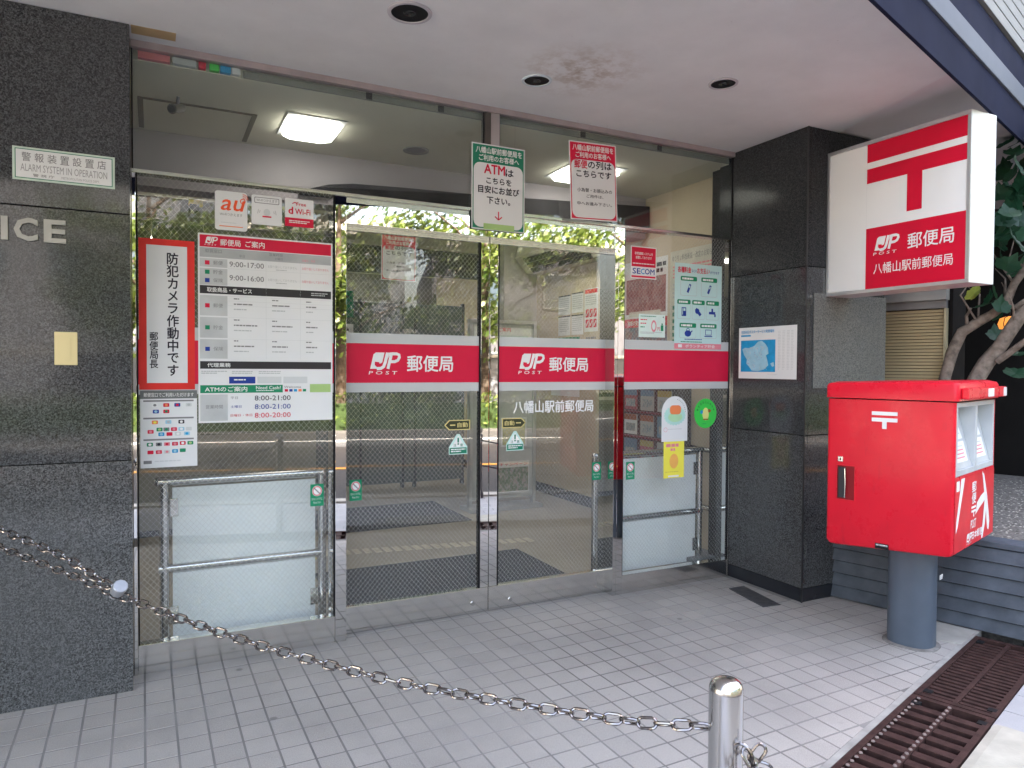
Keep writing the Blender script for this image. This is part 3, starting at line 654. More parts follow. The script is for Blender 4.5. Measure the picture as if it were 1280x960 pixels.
# ---------------- notices on the left pane
S = sheet((-.052, YG-.0005, 1.901), .221, .657)
S.rect(.030, .027, .191, .628, PAPER, 1, 'white_field'); S.vtext('防犯カメラ作動中です', .108, .055, .050, .545, INK, 3, .038, .06); S.vtext('郵便局長', .040, .405, .035, .160, INK, 3, .034, .05)
S.done('camera_notice', plain('notice_red', (.72, .035, .03), .35), 'tall red bordered notice in vertical Japanese lettering on the left pane', 'notice', thick=.002)
S = sheet((.183, YG-.0005, 1.943), .596, .851); W_, H_ = .596, .851
fx = lambda a: a*W_
fz = lambda a: a*H_
S.rect(fx(.012), fz(.008), fx(.988), fz(.071), RED, 1, 'header_band')
S.jp(fx(.05), fz(.017), fx(.085), fz(.046), WHITE, RED, 2); S.text('郵便局', fx(.155), fz(.025), fx(.145), fz(.034), WHITE, 3, .02); S.text('ご案内', fx(.335), fz(.024), fx(.14), fz(.034), WHITE, 3, .02)
S.rect(fx(.012), fz(.075), fx(.988), fz(.125), plain('table_head_grey', (.40, .42, .43), .45), 1, 'table_head')
S.text('取扱窓口', fx(.05), fz(.082), fx(.115), fz(.018), MGREY, 3); S.greek(fx(.04), fz(.106), fx(.13), fz(.008), GREY, 3)
S.text('営業時間', fx(.51), fz(.080), fx(.10), fz(.016), MGREY, 3); S.text('平日', fx(.29), fz(.102), fx(.04), fz(.014), MGREY, 3); S.text('土曜日', fx(.55), fz(.102), fx(.06), fz(.014), MGREY, 3); S.text('日曜日・休日', fx(.76), fz(.102), fx(.10), fz(.013), PINK, 3)
cells = ((.130, .176, '郵便', RED), (.182, .222, '貯金', GREEN), (.222, .270, '保険', BLUE), (.325, .432, '郵便', RED), (.440, .549, '貯金', GREEN), (.557, .659, '保険', BLUE))
for a, b, tx, cm in cells:
    S.rect(fx(.012), fz(a), fx(.205), fz(b), plain('table_cell_grey', (.52, .54, .55), .45), 1, 'table_cell')
    m_ = (a+b)/2; S.rect(fx(.048), fz(m_-.011), fx(.080), fz(m_+.011), cm, 2, 'colour_key'); S.text(tx, fx(.105), fz(m_-.012), fx(.068), fz(.022), MGREY, 3)
S.text('9:00-17:00', fx(.22), fz(.140), fx(.25), fz(.028), MGREY, 3, .02); S.text('9:00-16:00', fx(.22), fz(.212), fx(.25), fz(.028), MGREY, 3, .02)
for z_ in (.146, .218):
    S.text('お取り扱いしておりません', fx(.50), fz(z_), fx(.22), fz(.015), GREY, 3); S.text('お取り扱いしておりません', fx(.76), fz(z_), fx(.21), fz(.015), PINK, 3)
    S.greek(fx(.56), fz(z_+.022), fx(.09), fz(.008), GREY, 3)
for b, e, tx in ((.273, .316, '取扱商品・サービス'), (.673, .713, '代理業務')):
    S.rect(fx(.012), fz(b), fx(.988), fz(e), plain('charcoal_print', (.04, .038, .042), .35), 1, 'divider_band')
    S.text(tx, fx(.062), fz(b+.009), fx(.031*len(tx)+.04), fz(e-b-.018), WHITE, 3, .03)
S.greek(fx(.83), fz(.285), fx(.13), fz(.022), GREY, 3, 2)
for z0, z1 in ((.335, .42), (.448, .54), (.560, .650)):
    for c0, wd in ((.25, .19), (.53, .17), (.79, .09)):
        S.greek(fx(c0), fz(z0), fx(.05), fz(.012), MGREY, 3); S.greek(fx(c0), fz(z0+.028), fx(wd), fz(.014), MGREY, 3); S.greek(fx(c0), fz(z0+.056), fx(wd*.8), fz(.012), GREY, 3)
for z_ in (.325, .437, .553, .665, .178, .350, .375): S.rect(fx(.21), fz(z_), fx(.985), fz(z_+.0013), LGREY, 1)
for c_ in (.485, .745): S.rect(fx(c_), fz(.13), fx(c_+.002), fz(.66), LGREY, 1)
S.greek(fx(.02), fz(.724), fx(.18), fz(.020), GREY, 3, 2); S.greek(fx(.235), fz(.724), fx(.15), fz(.020), GREY, 3, 2); S.greek(fx(.43), fz(.724), fx(.17), fz(.020), GREY, 3, 2)
S.rect(fx(.215), fz(.755), fx(.405), fz(.792), BLUE, 2, 'blue_label'); S.greek(fx(.25), fz(.768), fx(.13), fz(.014), WHITE, 3)
S.rect(fx(.42), fz(.755), fx(.60), fz(.792), LGREY, 2); S.rect(fx(.615), fz(.755), fx(.80), fz(.792), LGREY, 2)
S.rect(fx(.012), fz(.800), fx(.61), fz(.842), GREEN, 1, 'atm_band'); S.text('ATMのご案内', fx(.045), fz(.808), fx(.30), fz(.027), WHITE, 3, .03)
S.text('Need Cash?', fx(.41), fz(.806), fx(.185), fz(.018), WHITE, 3, .02); S.greek(fx(.41), fz(.829), fx(.18), fz(.008), WHITE, 3)
S.text('Welcome', fx(.62), fz(.806), fx(.13), fz(.012), MGREY, 3, .02)
for k, cm in enumerate((RED, BLUE, CYAN, ORANGE, GREEN)): S.rect(fx(.625+k*.035), fz(.824), fx(.65+k*.035), fz(.838), cm, 3)
S.rect(fx(.82), fz(.797), fx(.985), fz(.843), LIME, 2, 'tape')
S.rect(fx(.012), fz(.850), fx(.205), fz(.990), MATS['table_cell_grey'], 1, 'table_cell'); S.text('営業時間', fx(.05), fz(.905), fx(.12), fz(.020), MGREY, 3)
for i, (a, b, cm) in enumerate((('平日', '8:00-21:00', INK), ('土曜日', '8:00-21:00', BLUE), ('日曜日・休日', '8:00-20:00', RED))):
    z_ = .858+i*.047; S.text(a, fx(.225), fz(z_+.004), fx(.026*len(a)), fz(.014), cm if i else MGREY, 3); S.text(b, fx(.40), fz(z_), fx(.27), fz(.027), cm, 3, .006)
S.done('opening_hours_board', PAPER, 'large white board of opening hours with a red title band on the left pane', 'notice board', thick=.003)
# payment brands card
S = sheet((-.049, YG-.0005, 1.240), .226, .338); S.rect(0, 0, .226, .036, plain('smoky_film', (.16, .17, .17), .3), 1, 'header_band')
S.text('郵便窓口でご利用いただけます', .014, .010, .198, .018, WHITE, 3, .02)
S.rect(0, .036, .226, .338, PAPER, 1, 'white_field')
for z_ in (.042, .118, .212): S.rect(.012, z_, .212, z_+.007, MGREY, 2, 'divider')
rr = [(.045, .056, WHITE, MGREY), (.090, .056, RED, ORANGE), (.134, .056, BLUE, RED), (.180, .056, LGREY, GREY), (.049, .084, BLUE, PCYAN), (.090, .084, RED, GREEN),
      (.045, .131, ORANGE, YEL), (.098, .131, PCYAN, GREY), (.150, .131, INK, WHITE), (.028, .172, RED, PINK), (.063, .163, GREEN, LIME), (.090, .163, MGREY, GREEN), (.120, .163, RED, PINK), (.150, .163, PCYAN, WHITE), (.180, .163, LGREY, LGREY), (.070, .184, CYAN, PCYAN), (.102, .184, RED, RED), (.136, .184, LGREY, WHITE), (.172, .184, PCYAN, CYAN),
      (.025, .228, GREEN, WHITE), (.060, .228, MGREY, INK), (.092, .228, PINK, RED), (.124, .228, RED, PINK), (.155, .226, RED, WHITE), (.186, .226, GREEN, LIME), (.027, .262, RED, RED), (.060, .262, RED, PINK), (.092, .262, LGREY, PINK), (.124, .260, CYAN, PCYAN), (.155, .258, GREEN, GREEN)]
for x, z_, a, b in rr:
    S.rect(x-.0, z_, x+.024, z_+.016, a, 2, 'payment_mark', .003); S.oval(x+.012, z_+.008, .0065, .0055, b, 3, 'payment_mark', 10)
S.rect(.012, .306, .044, .320, MGREY, 2, 'caption_block'); S.greek(.055, .308, .12, .010, LGREY, 2)
S.done('payment_card_notice', PAPER, 'white card of small coloured payment marks below the red bordered notice', 'notice', thick=.002, r=.006)
# wifi stickers
S = sheet((.254, YG-.0005, 2.140), .137, .176); S.text('au', .022, .038, .094, .048, plain('orange_red_print', (.80, .10, .03), .4), 3, .02, shear=.25)
for k in range(3): S.ring(.118, .040, .012+.009*k, .004, MATS['orange_red_print'], 2) if k == 0 else None
for k in range(3):
    r_ = .010+.008*k
    for q in range(4):
        a0 = R(185+q*22); a1 = R(185+(q+1)*22); S.line(.106+.012+r_*math.cos(a0)*-.9, .034+r_*math.sin(a0), .118-r_*.9*math.cos(a1), .034+r_*math.sin(a1), .003, MATS['orange_red_print'], 2)
S.text('Wi-Fiつかえます', .020, .098, .096, .013, MGREY, 3, .01); S.greek(.025, .140, .085, .006, LGREY, 2); S.rect(.018, .156, .118, .160, ORANGE, 2, 'rule')
S.done('wifi_sticker', PAPER, 'white sticker with orange script letters, leftmost of the three wireless stickers', 'sticker', 'wireless network stickers', .0008, .012)
S = sheet((.410, YG-.0005, 2.139), .134, .136); S.rect(.012, .010, .122, .038, MGREY, 1, 'caption_frame', .005); S.rect(.015, .013, .119, .035, PAPER, 2, 'caption_frame', .004); S.text('WI-FIつかえます', .021, .017, .092, .013, MGREY, 3, .01)
for sx in (-1, 1): 
    S.line(.067+sx*.030, .070, .067+sx*.033, .082, .003, GREY, 2); S.line(.067+sx*.037, .066, .067+sx*.041, .086, .003, GREY, 2)
S.oval(.067, .078, .015, .017, LGREY, 1); S.rect(.047, .094, .087, .101, RED, 2, 'scarf_stroke', .002)
S.done('wifi_sticker', PAPER, 'white sticker with a small round face shape, middle of the three wireless stickers', 'sticker', 'wireless network stickers', .0008, .010)
S = sheet((.558, YG-.0005, 2.139), .131, .131); S.rect(.0, .090, .131, .131, RED, 1, 'red_foot'); S.text('Free', .052, .016, .044, .016, RED, 3, .02)
for k in range(2): S.line(.038-.006*k, .020+.004*k, .046, .016+.002*k, .003, RED, 2); S.line(.046, .016+.002*k, .050+.004*k, .020+.004*k, .003, RED, 2)
S.text('d', .016, .040, .020, .032, RED, 3, .05); S.text('Wi-Fi', .046, .046, .070, .026, RED, 3, .03); S.greek(.018, .102, .095, .016, WHITE, 3, 2)
S.done('wifi_sticker', PAPER, 'white sticker with red lettering and red foot, rightmost of the three wireless stickers', 'sticker', 'wireless network stickers', .0008, .006)
# ---------------- things on the right pane
S = sheet((2.541, YG-.0005, 2.079), .190, .192); S.rect(.006, .006, .184, .121, RED, 1, 'red_field'); S.text('非常通報システムを', .028, .034, .134, .017, WHITE, 3, .03); S.text('設置しております', .036, .058, .118, .017, WHITE, 3, .03); S.greek(.014, .100, .164, .011, WHITE, 3)
S.text('SE', .013, .132, .058, .032, BLUE, 3, .035); S.text('C', .074, .132, .027, .032, CYAN, 3, .035); S.text('OM', .104, .132, .071, .032, BLUE, 3, .035); S.rect(.006, .175, .184, .186, RED, 1, 'red_rule')
S.done('security_sticker', PAPER, 'square red and white security company sticker high on the right pane', 'sticker', thick=.0008)
PM = plain('poster_pale_mint', (.52, .72, .72), .4, 0, .03, 4)
S = sheet((2.874, YG-.0006, 2.003), .380, .531)
S.text('各種料金', .022, .022, .105, .036, RED, 3, .06); S.text('などの', .132, .034, .040, .018, BLUE, 3, .02); S.text('お支払い', .176, .022, .100, .036, RED, 3, .05); S.text('ができます', .282, .036, .075, .018, BLUE, 3, .02)
box = [(.045, .080, .175, .200), (.210, .080, .340, .200), (.020, .225, .125, .345), (.138, .225, .240, .345), (.252, .225, .358, .345), (.040, .370, .172, .475-.012), (.205, .370, .340, .475-.012)]
for i, (a, b, c, d) in enumerate(box):
    S.rect(a, b, c, d, GREY, 1, 'panel', .010); S.rect(a+.002, b+.002, c-.002, d-.002, PM, 2, 'panel', .009); S.rect(a, b, c, b+.028, GREEN, 3, 'panel_title', .008)
    S.greek(a+.012, b+.008, c-a-.024, .014, WHITE, 4, 1, .1)
    mx, my = (a+c)/2, (b+d)/2+.014
    if i < 2: S.line(mx-.010, my+.026, mx+.012, my-.026, .016, BLUE, 4, 'pictogram'); S.line(mx+.002, my-.004, mx+.008, my-.018, .009, PM, 5, 'pictogram')
    elif i == 2: S.rect(mx-.018, my-.026, mx+.018, my+.028, BLUE, 4, 'pictogram'); S.rect(mx-.004, my-.020, mx+.012, my-.004, PM, 5, 'pictogram'); S.rect(mx-.013, my-.020, mx-.008, my+.020, PM, 5, 'pictogram')
    elif i == 3: S.line(mx-.022, my-.020, mx+.018, my+.020, .020, BLUE, 4, 'pictogram'); S.oval(mx-.010, my-.006, .017, .017, BLUE, 5, 'pictogram')
    elif i == 4: S.rect(mx-.030, my-.006, mx+.022, my+.010, BLUE, 4, 'pictogram'); S.rect(mx-.010, my-.026, mx+.004, my-.004, BLUE, 4, 'pictogram'); S.rect(mx+.014, my+.008, mx+.026, my+.026, BLUE, 4, 'pictogram')
    elif i == 5: S.oval(mx, my+.004, .026, .020, BLUE, 4, 'pictogram'); S.ring(mx, my-.016, .014, .004, BLUE, 5, 'pictogram'); S.line(mx+.018, my, mx+.036, my-.014, .007, BLUE, 4, 'pictogram')
    else: S.rect(mx-.026, my-.024, mx+.026, my+.012, BLUE, 4, 'pictogram'); S.rect(mx-.022, my-.020, mx+.022, my+.008, PM, 5, 'pictogram'); S.rect(mx-.032, my+.016, mx+.032, my+.022, BLUE, 4, 'pictogram')
S.greek(.080, .468, .22, .010, BLUE, 3, 1); S.greek(.050, .484, .270, .010, GREEN, 3, 1)
S.rect(0, .4965-.0, .380, .531, PINK, 1, 'pink_foot'); S.text('ボランティア貯金', .088, .503, .24, .020, WHITE, 3, .02); S.rect(.030, .503, .060, .522, WHITE, 3, 'mark')
S.done('payment_services_poster', PM, 'pale mint poster of blue bill payment pictograms on the right pane', 'poster', thick=.0012)
S = sheet((2.604, YG-.0005, 1.676), .198, .138); S.greek(.012, .010, .13, .009, GREEN, 2); S.greek(.012, .030, .08, .012, RED, 2); S.greek(.012, .052, .07, .012, RED, 2); S.greek(.012, .074, .055, .012, GREEN, 2); S.greek(.012, .106, .16, .014, GREY, 2, 2)
S.ring(.112, .070, .020, .007, PINK, 2, 'zero', .036); S.text('円', .137, .076, .022, .022, RED, 3, .01); S.rect(.165, .064, .185, .098, GREEN, 2, 'bottle_mark'); S.rect(.170, .052, .180, .063, DGREEN, 2, 'bottle_mark'); S.rect(.180, .010, .187, .018, INK, 2)
S.done('zero_yen_card', plain('card_mint_white', (.66, .78, .74), .4), 'small pale card with a big pink zero under the security sticker', 'card', thick=.0008)
# arched sticker
S = sheet((2.784, YG-.0005, 1.208), .202, .310); a_ = []
for k in range(13): t_ = R(180+k*15); a_.append((.101+.101*math.cos(t_), .130+.101*math.sin(t_)))
out = a_+[(.202, .310), (0, .310)]
S.oval(.101, .150, .078, .056, plain('mint_wreath', (.45, .72, .66), .5), 1, 'wreath'); S.oval(.105, .160, .056, .030, plain('pale_green_grass', (.45, .72, .45), .5), 2, 'grass_patch')
rn = random.Random(5)
for k in range(22): t_ = k*2*math.pi/22; S.oval(.101+.076*math.cos(t_), .150+.054*math.sin(t_), .009, .008, MATS['mint_wreath'], 2, 'wreath', 8)
S.rect(.062, .086, .150, .142, ORANGE, 3, 'orange_shape', .022); S.ring(.030, .236, .014, .002, PINK, 2); S.greek(.048, .232, .125, .005, GREY, 2)
for k in range(9): t_ = R(-75+k*9); S.oval(.101+.082*math.cos(t_), .130+.082*math.sin(t_), .003, .003, MGREY, 2, 'small_print', 6)
S.done('arched_sticker', PAPER, 'white arched sticker with an orange shape over a mint wreath on the right pane', 'sticker', thick=.0008, outline=out)
S = sheet((2.802, YG-.0005, .898), .160, .226); S.greek(.018, .014, .125, .022, PINK, 2, 1, .1); S.greek(.052, .042, .055, .018, PINK, 2, 1, .1); S.greek(.014, .186, .13, .008, plain('ochre_print', (.6, .5, .1)), 2); S.rect(.035, .210, .12, .220, WHITE, 2, 'caption_block', .003)
S.oval(.080, .122, .034, .046, plain('peach_print', (.85, .45, .12), .4), 2, 'orange_shape', 20)
S.done('yellow_sticker', YEL, 'yellow rectangular sticker directly under the arched white sticker', 'sticker', thick=.0008)
S = sheet((3.040, YG-.0005, 1.160), .183, .188); out = [(.0915+.0915*math.cos(k*math.pi/16), .094+.094*math.sin(k*math.pi/16)) for k in range(32)]
S.oval(.093, .098, .026, .040, plain('pale_yellow_print', (.75, .72, .25), .4), 2, 'figure_patch'); S.oval(.060, .085, .012, .012, CYAN, 2, 'blue_patch', 12); S.oval(.122, .078, .014, .011, plain('brown_print', (.35, .12, .04)), 2, 'brown_patch', 12); S.rect(.072, .128, .116, .136, MATS['brown_print'], 3, 'brown_patch', .003)
for i, ch in enumerate('まもろうこどもたち'): 
    t_ = R(200+i*17.5); S.text(ch, .0915+.070*math.cos(t_)-.006, .094+.072*math.sin(t_)-.006, .013, .013, INK, 3, .02)
S.greek(.065, .158, .05, .005, DGREEN, 2)
S.done('round_green_sticker', VGREEN, 'round vivid green sticker at the right of the arched sticker', 'sticker', thick=.0008, outline=out)
# ---------------- map notice on the pillar
S = Sheet((XR-.0018, 3.406, 1.608), (0, -1, 0), .457, .318)
S.text('世田谷区ポスターサービス実施場所', .020, .018, .268, .020, CYAN, 3, .02); S.rect(.018, .046, .10, .056, CYAN, 2, 'caption_block'); S.rect(.018, .080, .298, .276, CYAN, 1, 'map_ground')
pts = [(.03, .135), (.05, .125), (.09, .128), (.13, .115), (.16, .09), (.19, .085), (.215, .10), (.24, .13), (.245, .165), (.225, .175), (.235, .20), (.245, .235), (.21, .262), (.16, .272), (.11, .268), (.09, .245), (.065, .225), (.07, .20), (.045, .170)]
S.poly(pts, PCYAN, 2, 'map_area'); rn = random.Random(9)
for k in range(26):
    a = rn.uniform(.06, .22); b = rn.uniform(.12, .25); t_ = rn.uniform(0, 6.28); S.line(a, b, a+.02*math.cos(t_), b+.02*math.sin(t_), .0014, LGREY, 3, 'map_street')
for k in range(14): S.oval(rn.uniform(.07, .22), rn.uniform(.13, .25), .0022, .0022, plain('violet_dot', (.3, .1, .4)), 4, 'map_point', 6)
S.poly([(.26, .225), (.285, .215), (.292, .24), (.275, .245)], PCYAN, 2, 'map_area')
for c_ in (.318, .350, .385, .415): S.greek(c_, .030, .020, .235, LGREY, 2, 26, .55)
S.greek(.24, .288, .10, .004, GREY, 2)
S.done('map_notice', PAPER, 'white notice with a blue district map taped to the granite pillar', 'notice', thick=.0012)
# ---------------- left wall: plates and letters
S = sheet((-.475, YW-.004, 2.188), .343, .127); S.rect(.008, .007, .335, .120, DGREEN, 1, 'green_rule'); S.rect(.011, .010, .332, .117, PAPER, 2, 'white_field')
for i, c in enumerate('警報装置設置店'): S.text(c, .030+i*.042, .020, .030, .034, MGREY, 3, .012)
S.text('ALARM SYSTEM IN OPERATION', .026, .064, .290, .028, plain('engraved_grey', (.30, .30, .31)), 3); S.text('警 視 庁', .066, .100, .070, .011, MGREY, 3, .02); S.text('METROPOLITAN POLICE DEPT.', .160, .101, .130, .009, MATS['engraved_grey'], 3)
S.done('alarm_plate', plain('pale_green_plate', (.55, .66, .58), .3), 'small white alarm system plate with a green rule on the granite wall', 'sign', thick=.004)
t = thing('raised_lettering', 'raised satin metal capital letters on the granite wall cut off by the photo edge', 'lettering', (-.6, YW, 1.82))
LM = plain('cast_letter_metal', (.30, .295, .28), .35, .6, .08, 12)
def letter(ch, x0, x1, z0=1.826, h=.090):
    vs, fs = text_geo(ch, .032); xs = [v[0] for v in vs]; ys = [v[1] for v in vs]; a, b, c, d = min(xs), max(xs), min(ys), max(ys)
    q = MB(); P = [(x0+(v[0]-a)/(b-a)*(x1-x0), YW-.012, z0+(v[1]-c)/(d-c)*h) for v in vs]; n = len(P)
    q.add(P, [f[::-1] if False else f for f in fs]); Q = [(p[0], YW-.0005, p[2]) for p in P]
    ed = {}
    for f in fs:
        for i in range(len(f)):
            e = (f[i-1], f[i]); ed[e] = ed.get(e, 0)+1
    side = [(e[1], e[0], e[0]+n, e[1]+n) for e in ed if (e[1], e[0]) not in ed]
    q2 = MB(); q2.add(P+Q, list(fs)+side); return obj('letter', q2, LM, t)
letter('I', -.512, -.490); letter('C', -.472, -.394); letter('E', -.375, -.301)
letter('F', -.610, -.540); letter('F', -.705, -.635); letter('O', -.83, -.735)
t = thing('blank_wall_plate', 'small blank cream plastic plate on the granite wall', 'wall plate', (-.305, YW, 1.35))
obj('cover', MB().box(-.344, -.266, YW-.010, YW-.0005, 1.349, 1.480, .004), CREAM, t); obj('insert', MB().box(-.322, -.288, YW-.0125, YW-.0102, 1.372, 1.457, .001), CREAM, t)
# ---------------- hanging signs
def hang(x0, x1, z1, z0, y, top, lines, label, foot=None, small=False, strings=True, tilt=.0):
    S = Sheet((x0, y, z1), Vector((1, 0, -tilt)), x1-x0, z1-z0, up=Vector((tilt, 0, 1))); w_, h_ = S.w, S.h; k = w_/.30
    S.rect(.006*k, .006*k, w_-.006*k, h_-.006*k, top, 1, 'coloured_border'); S.rect(.011*k, .095*k, w_-.011*k, h_-.012*k, PAPER, 2, 'white_field', .035*k)
    S.text('八幡山駅前郵便局を', .022*k, .016*k, w_-.040*k, .032*k, WHITE, 3, .035); S.text('ご利用のお客様へ', .040*k, .054*k, w_-.075*k, .031*k, WHITE, 3, .035)
    for tx, fx0, fz0, fw, fh, m_ in lines: S.text(tx, fx0*w_, fz0*h_, fw*w_, fh*h_, m_, 4, .050 if fh > .05 else .028)
    if foot == 'atm':
        c = w_*.50; S.line(c, h_*.775, c, h_*.868, .006*k, RED, 4, 'arrow'); S.line(c, h_*.872, c-.020*k, h_*.835, .006*k, RED, 4, 'arrow'); S.line(c, h_*.872, c+.020*k, h_*.835, .006*k, RED, 4, 'arrow')
        S.rect(w_*.22, h_*.925, w_*.80, h_*.995, LIME, 5, 'tape')
    r = S.done('hanging_sign', PAPER, label, 'sign', 'hanging queue signs', .0015)
    if strings:
        for xx in (x0+.06, x1-.06): 
            o = obj('string', MB().cyl((xx, y+.001, z1-.01), (xx, y+.001, H if strings is True else strings), .0008, seg=5), CLEAR); o.parent = r; o.matrix_parent_inverse = S.M.inverted()
    return r
hang(1.503, 1.818, 2.535, 2.082, 3.464, DGREEN, [('ATM', .23, .235, .385, .105, RED), ('は', .63, .265, .15, .082, INK), ('こちらを', .27, .385, .47, .072, INK), ('目安にお並び', .12, .485, .77, .085, INK), ('下さい。', .28, .610, .44, .080, INK)], 'hanging sign with a green border pointing down to the ATM queue', 'atm')
LN = [('郵便', .10, .235, .27, .105, RED), ('の列は', .39, .235, .50, .100, INK), ('こちらです', .14, .365, .74, .085, INK), ('小為替・お振込みの', .15, .590, .74, .050, INK), ('ご用件は、', .34, .670, .36, .042, INK), ('中へお進み下さい。', .14, .765, .74, .045, INK)]
hang(2.070, 2.385, 2.615, 2.180, 3.42, RED, LN, 'hanging sign with a red border outside above the right sliding door', tilt=-.04)
hang(1.352, 1.592, 2.230, 1.925, 4.60, RED, LN, 'smaller hanging sign with a red border seen through the left door glass', strings=2.66, tilt=.01)
# ================================================================== INSIDE THE OFFICE
# frosted guard panels behind the glass
def guard(xa, xb, label, posts, y=3.70):
    t = thing('guard_panel', label, 'guard rail', ((xa+xb)/2, y, 0), 'tubular guard panels inside the shopfront')
    for z in (.805, .395): obj('rail', MB().cyl((xa, y, z), (xb, y, z), .021, seg=16), STEELR, t)
    for x in posts: obj('post', MB().tube([(x, y, .01), (x, y, .80)], .021, 14), STEELR, t)
    for x in (xa, xb): obj('elbow', MB().lathe((x, y, .805), [(0, -.022), (.015, -.015), (.0215, 0), (.015, .015), (0, .022)], 12), STEELR, t)
    for z0, z1 in ((.415, .775), (.06, .372)): obj('frosted_panel', MB().box(min(posts)+.035, max(posts)-.035, y-.004, y+.004, z0, z1), FROST, t)
    for x in (min(posts)+.024, max(posts)-.060):
        for z in (.13, .64): obj('clamp', MB().box(x, x+.036, y-.012, y+.012, z, z+.085, .003), STEELR, t)
guard(.02, .775, 'tubular steel guard with frosted panels behind the left fixed pane', (.045, .775))
guard(2.53, 3.30, 'tubular steel guard with frosted panels behind the right fixed pane', (2.53, 3.285))
t = thing('steel_post', 'upright steel post just inside the right sliding door', 'post', (2.52, 3.72, 0))
obj('tube', MB().cyl((2.475, 3.74, .02), (2.475, 3.74, .80), .022, seg=16), STEELR, t); obj('cap', MB().lathe((2.475, 3.74, .80), [(.022, 0), (.018, .012), (0, .018)], 16), STEELR, t)
t = thing('side_guard_rail', 'second tubular guard rail beside the granite pillar', 'guard rail', (3.4, 3.8, 0))
obj('post', MB().cyl((3.40, 3.60, .01), (3.40, 3.60, .79), .021, seg=16), STEELR, t)
for z in (.39, .79): obj('rail', MB().cyl((3.40, 3.60, z), (3.44, 4.5, z), .018, seg=12), STEELR, t)
# lamps in the ceiling
def lamp(x0, x1, y0, y1, z, label, m=None):
    t = thing('ceiling_lamp', label, 'ceiling lamp', ((x0+x1)/2, (y0+y1)/2, z), 'flat ceiling lamps inside the office')
    q = MB(); c = .05; pts = [Vector(p) for p in ((x0+c, y0, z-.030), (x1-c, y0, z-.030), (x1, y0+c, z-.030), (x1, y1-c, z-.030), (x1-c, y1, z-.030), (x0+c, y1, z-.030), (x0, y1-c, z-.030), (x0, y0+c, z-.030))]
    obj('diffuser', q.prism(pts, (0, 0, .022)), m or LAMP, t); obj('frame', MB().box(x0-.02, x1+.02, y0-.02, y1+.02, z-.007, z-.001), PAPER, t)
lamp(.655, .925, 3.88, 4.22, 2.672, 'lit square ceiling lamp seen through the left transom window')
lamp(2.44, 2.80, 3.92, 4.30, 2.672, 'lit square ceiling lamp half hidden behind the red bordered hanging sign')
for i, (x, y) in enumerate(((2.3, 8.5), (2.5, 9.3), (.2, 6.5), (.2, 8.3), (3.1, 5.75), (-1.6, 5.0))):  # the lamp nearest the right wall is added to brighten that side
    lamp(x-.28, x+.28, y-.12, y+.12, 2.672, ('lit strip ceiling lamp deep in the office left of the inner hanging sign', 'farthest lit strip ceiling lamp deep in the office', 'ceiling strip lamp behind the opening hours board', 'rear ceiling strip lamp behind the opening hours board', 'ceiling strip lamp above the inner mat', 'ceiling strip lamp behind the granite wall')[i], LAMPF)
for x, y, lb in ((1.44, 4.17, 'unlit downlight in the inner ceiling left of the green hanging sign'),):
    t = thing('inner_downlight', lb, 'downlight', (x, y, 2.672)); obj('rim', MB().lathe((x, y, 2.664), [(.06, .004), (.078, 0), (.080, .006)], 28), plain('dull_chrome', (.3, .3, .28), .3, .6), t); obj('reflector', MB().lathe((x, y, 2.667), [(0, .002), (.06, .002)], 24), MGREY, t)
# strip of boxes and posters above the inner ceiling edge
for x0, x1, cm, lb in ((-.05, .075, PINK, 'pink box at the top edge of the left transom window'), (.085, .18, GREY, 'grey printed box at the top edge of the left transom window'), (.19, .22, RED, 'narrow red box at the top edge of the left transom window'), (.235, .275, VGREEN, 'bright green box at the top edge of the left transom window'), (.28, .325, CYAN, 'teal box at the top edge of the left transom window'), (.33, .365, PAPER, 'narrow white box at the top edge of the left transom window')):
    o = tag(obj('storage_box', MB().box(x0, x1, 3.49, 3.516, 2.675, 2.704, .002), cm), lb, 'box', 'small boxes along the top of the transom window')
struct('ceiling_edge_strip', MB().box(.38, 3.33, 3.505, 3.5195, 2.6735, 2.7055), plain('ceiling_edge_grey', (.22, .23, .21), .6))
for x in (.95, 1.33, 2.2, 2.75): obj('edge_bracket', MB().box(x, x+.03, 3.498, 3.5045, 2.675, 2.705), BLACK, bpy.data.objects['ceiling_edge_strip'])
# camera, detector and hatch under the ceiling
t = thing('security_camera', 'small grey security camera hanging from the inner ceiling at the left', 'security camera', (.12, 3.9, 2.66))
obj('bracket', MB().cyl((.12, 3.9, 2.67), (.115, 3.9, 2.625), .008, seg=10), MGREY, t); obj('body', MB().tube([(.135, 3.93, 2.628), (.09, 3.85, 2.592)], [.020, .024], 14), plain('camera_grey', (.16, .15, .13), .4), t); obj('lens', MB().cyl((.09, 3.85, 2.592), (.086, 3.842, 2.588), .017, seg=14), BLACK, t)
t = thing('ceiling_hatch', 'square access hatch with a dark joint in the inner ceiling', 'hatch', (.25, 4.1, 2.668))
hm = plain('hatch_joint', (.17, .15, .11), .8)
obj('frame', MB().box(-.06, .50, 3.98, 4.0, 2.667, 2.6715).box(-.06, -.035, 4.0, 4.48, 2.667, 2.6715).box(.475, .50, 4.0, 4.48, 2.667, 2.6715), hm, t)
t = thing('sensor_beam', 'dark curtain box with a brass dome camera and white disc above the red bordered notice', 'curtain box', (.3, 3.9, 2.2))
obj('case', MB().box(-.3, .78, 3.86, 3.98, 2.08, 2.165), plain('curtain_box_olive', (.15, .15, .12), .6), t)
obj('white_disc', MB().cyl((.0, 3.858, 2.125), (.0, 3.84, 2.125), .020, seg=18), PAPER, t)
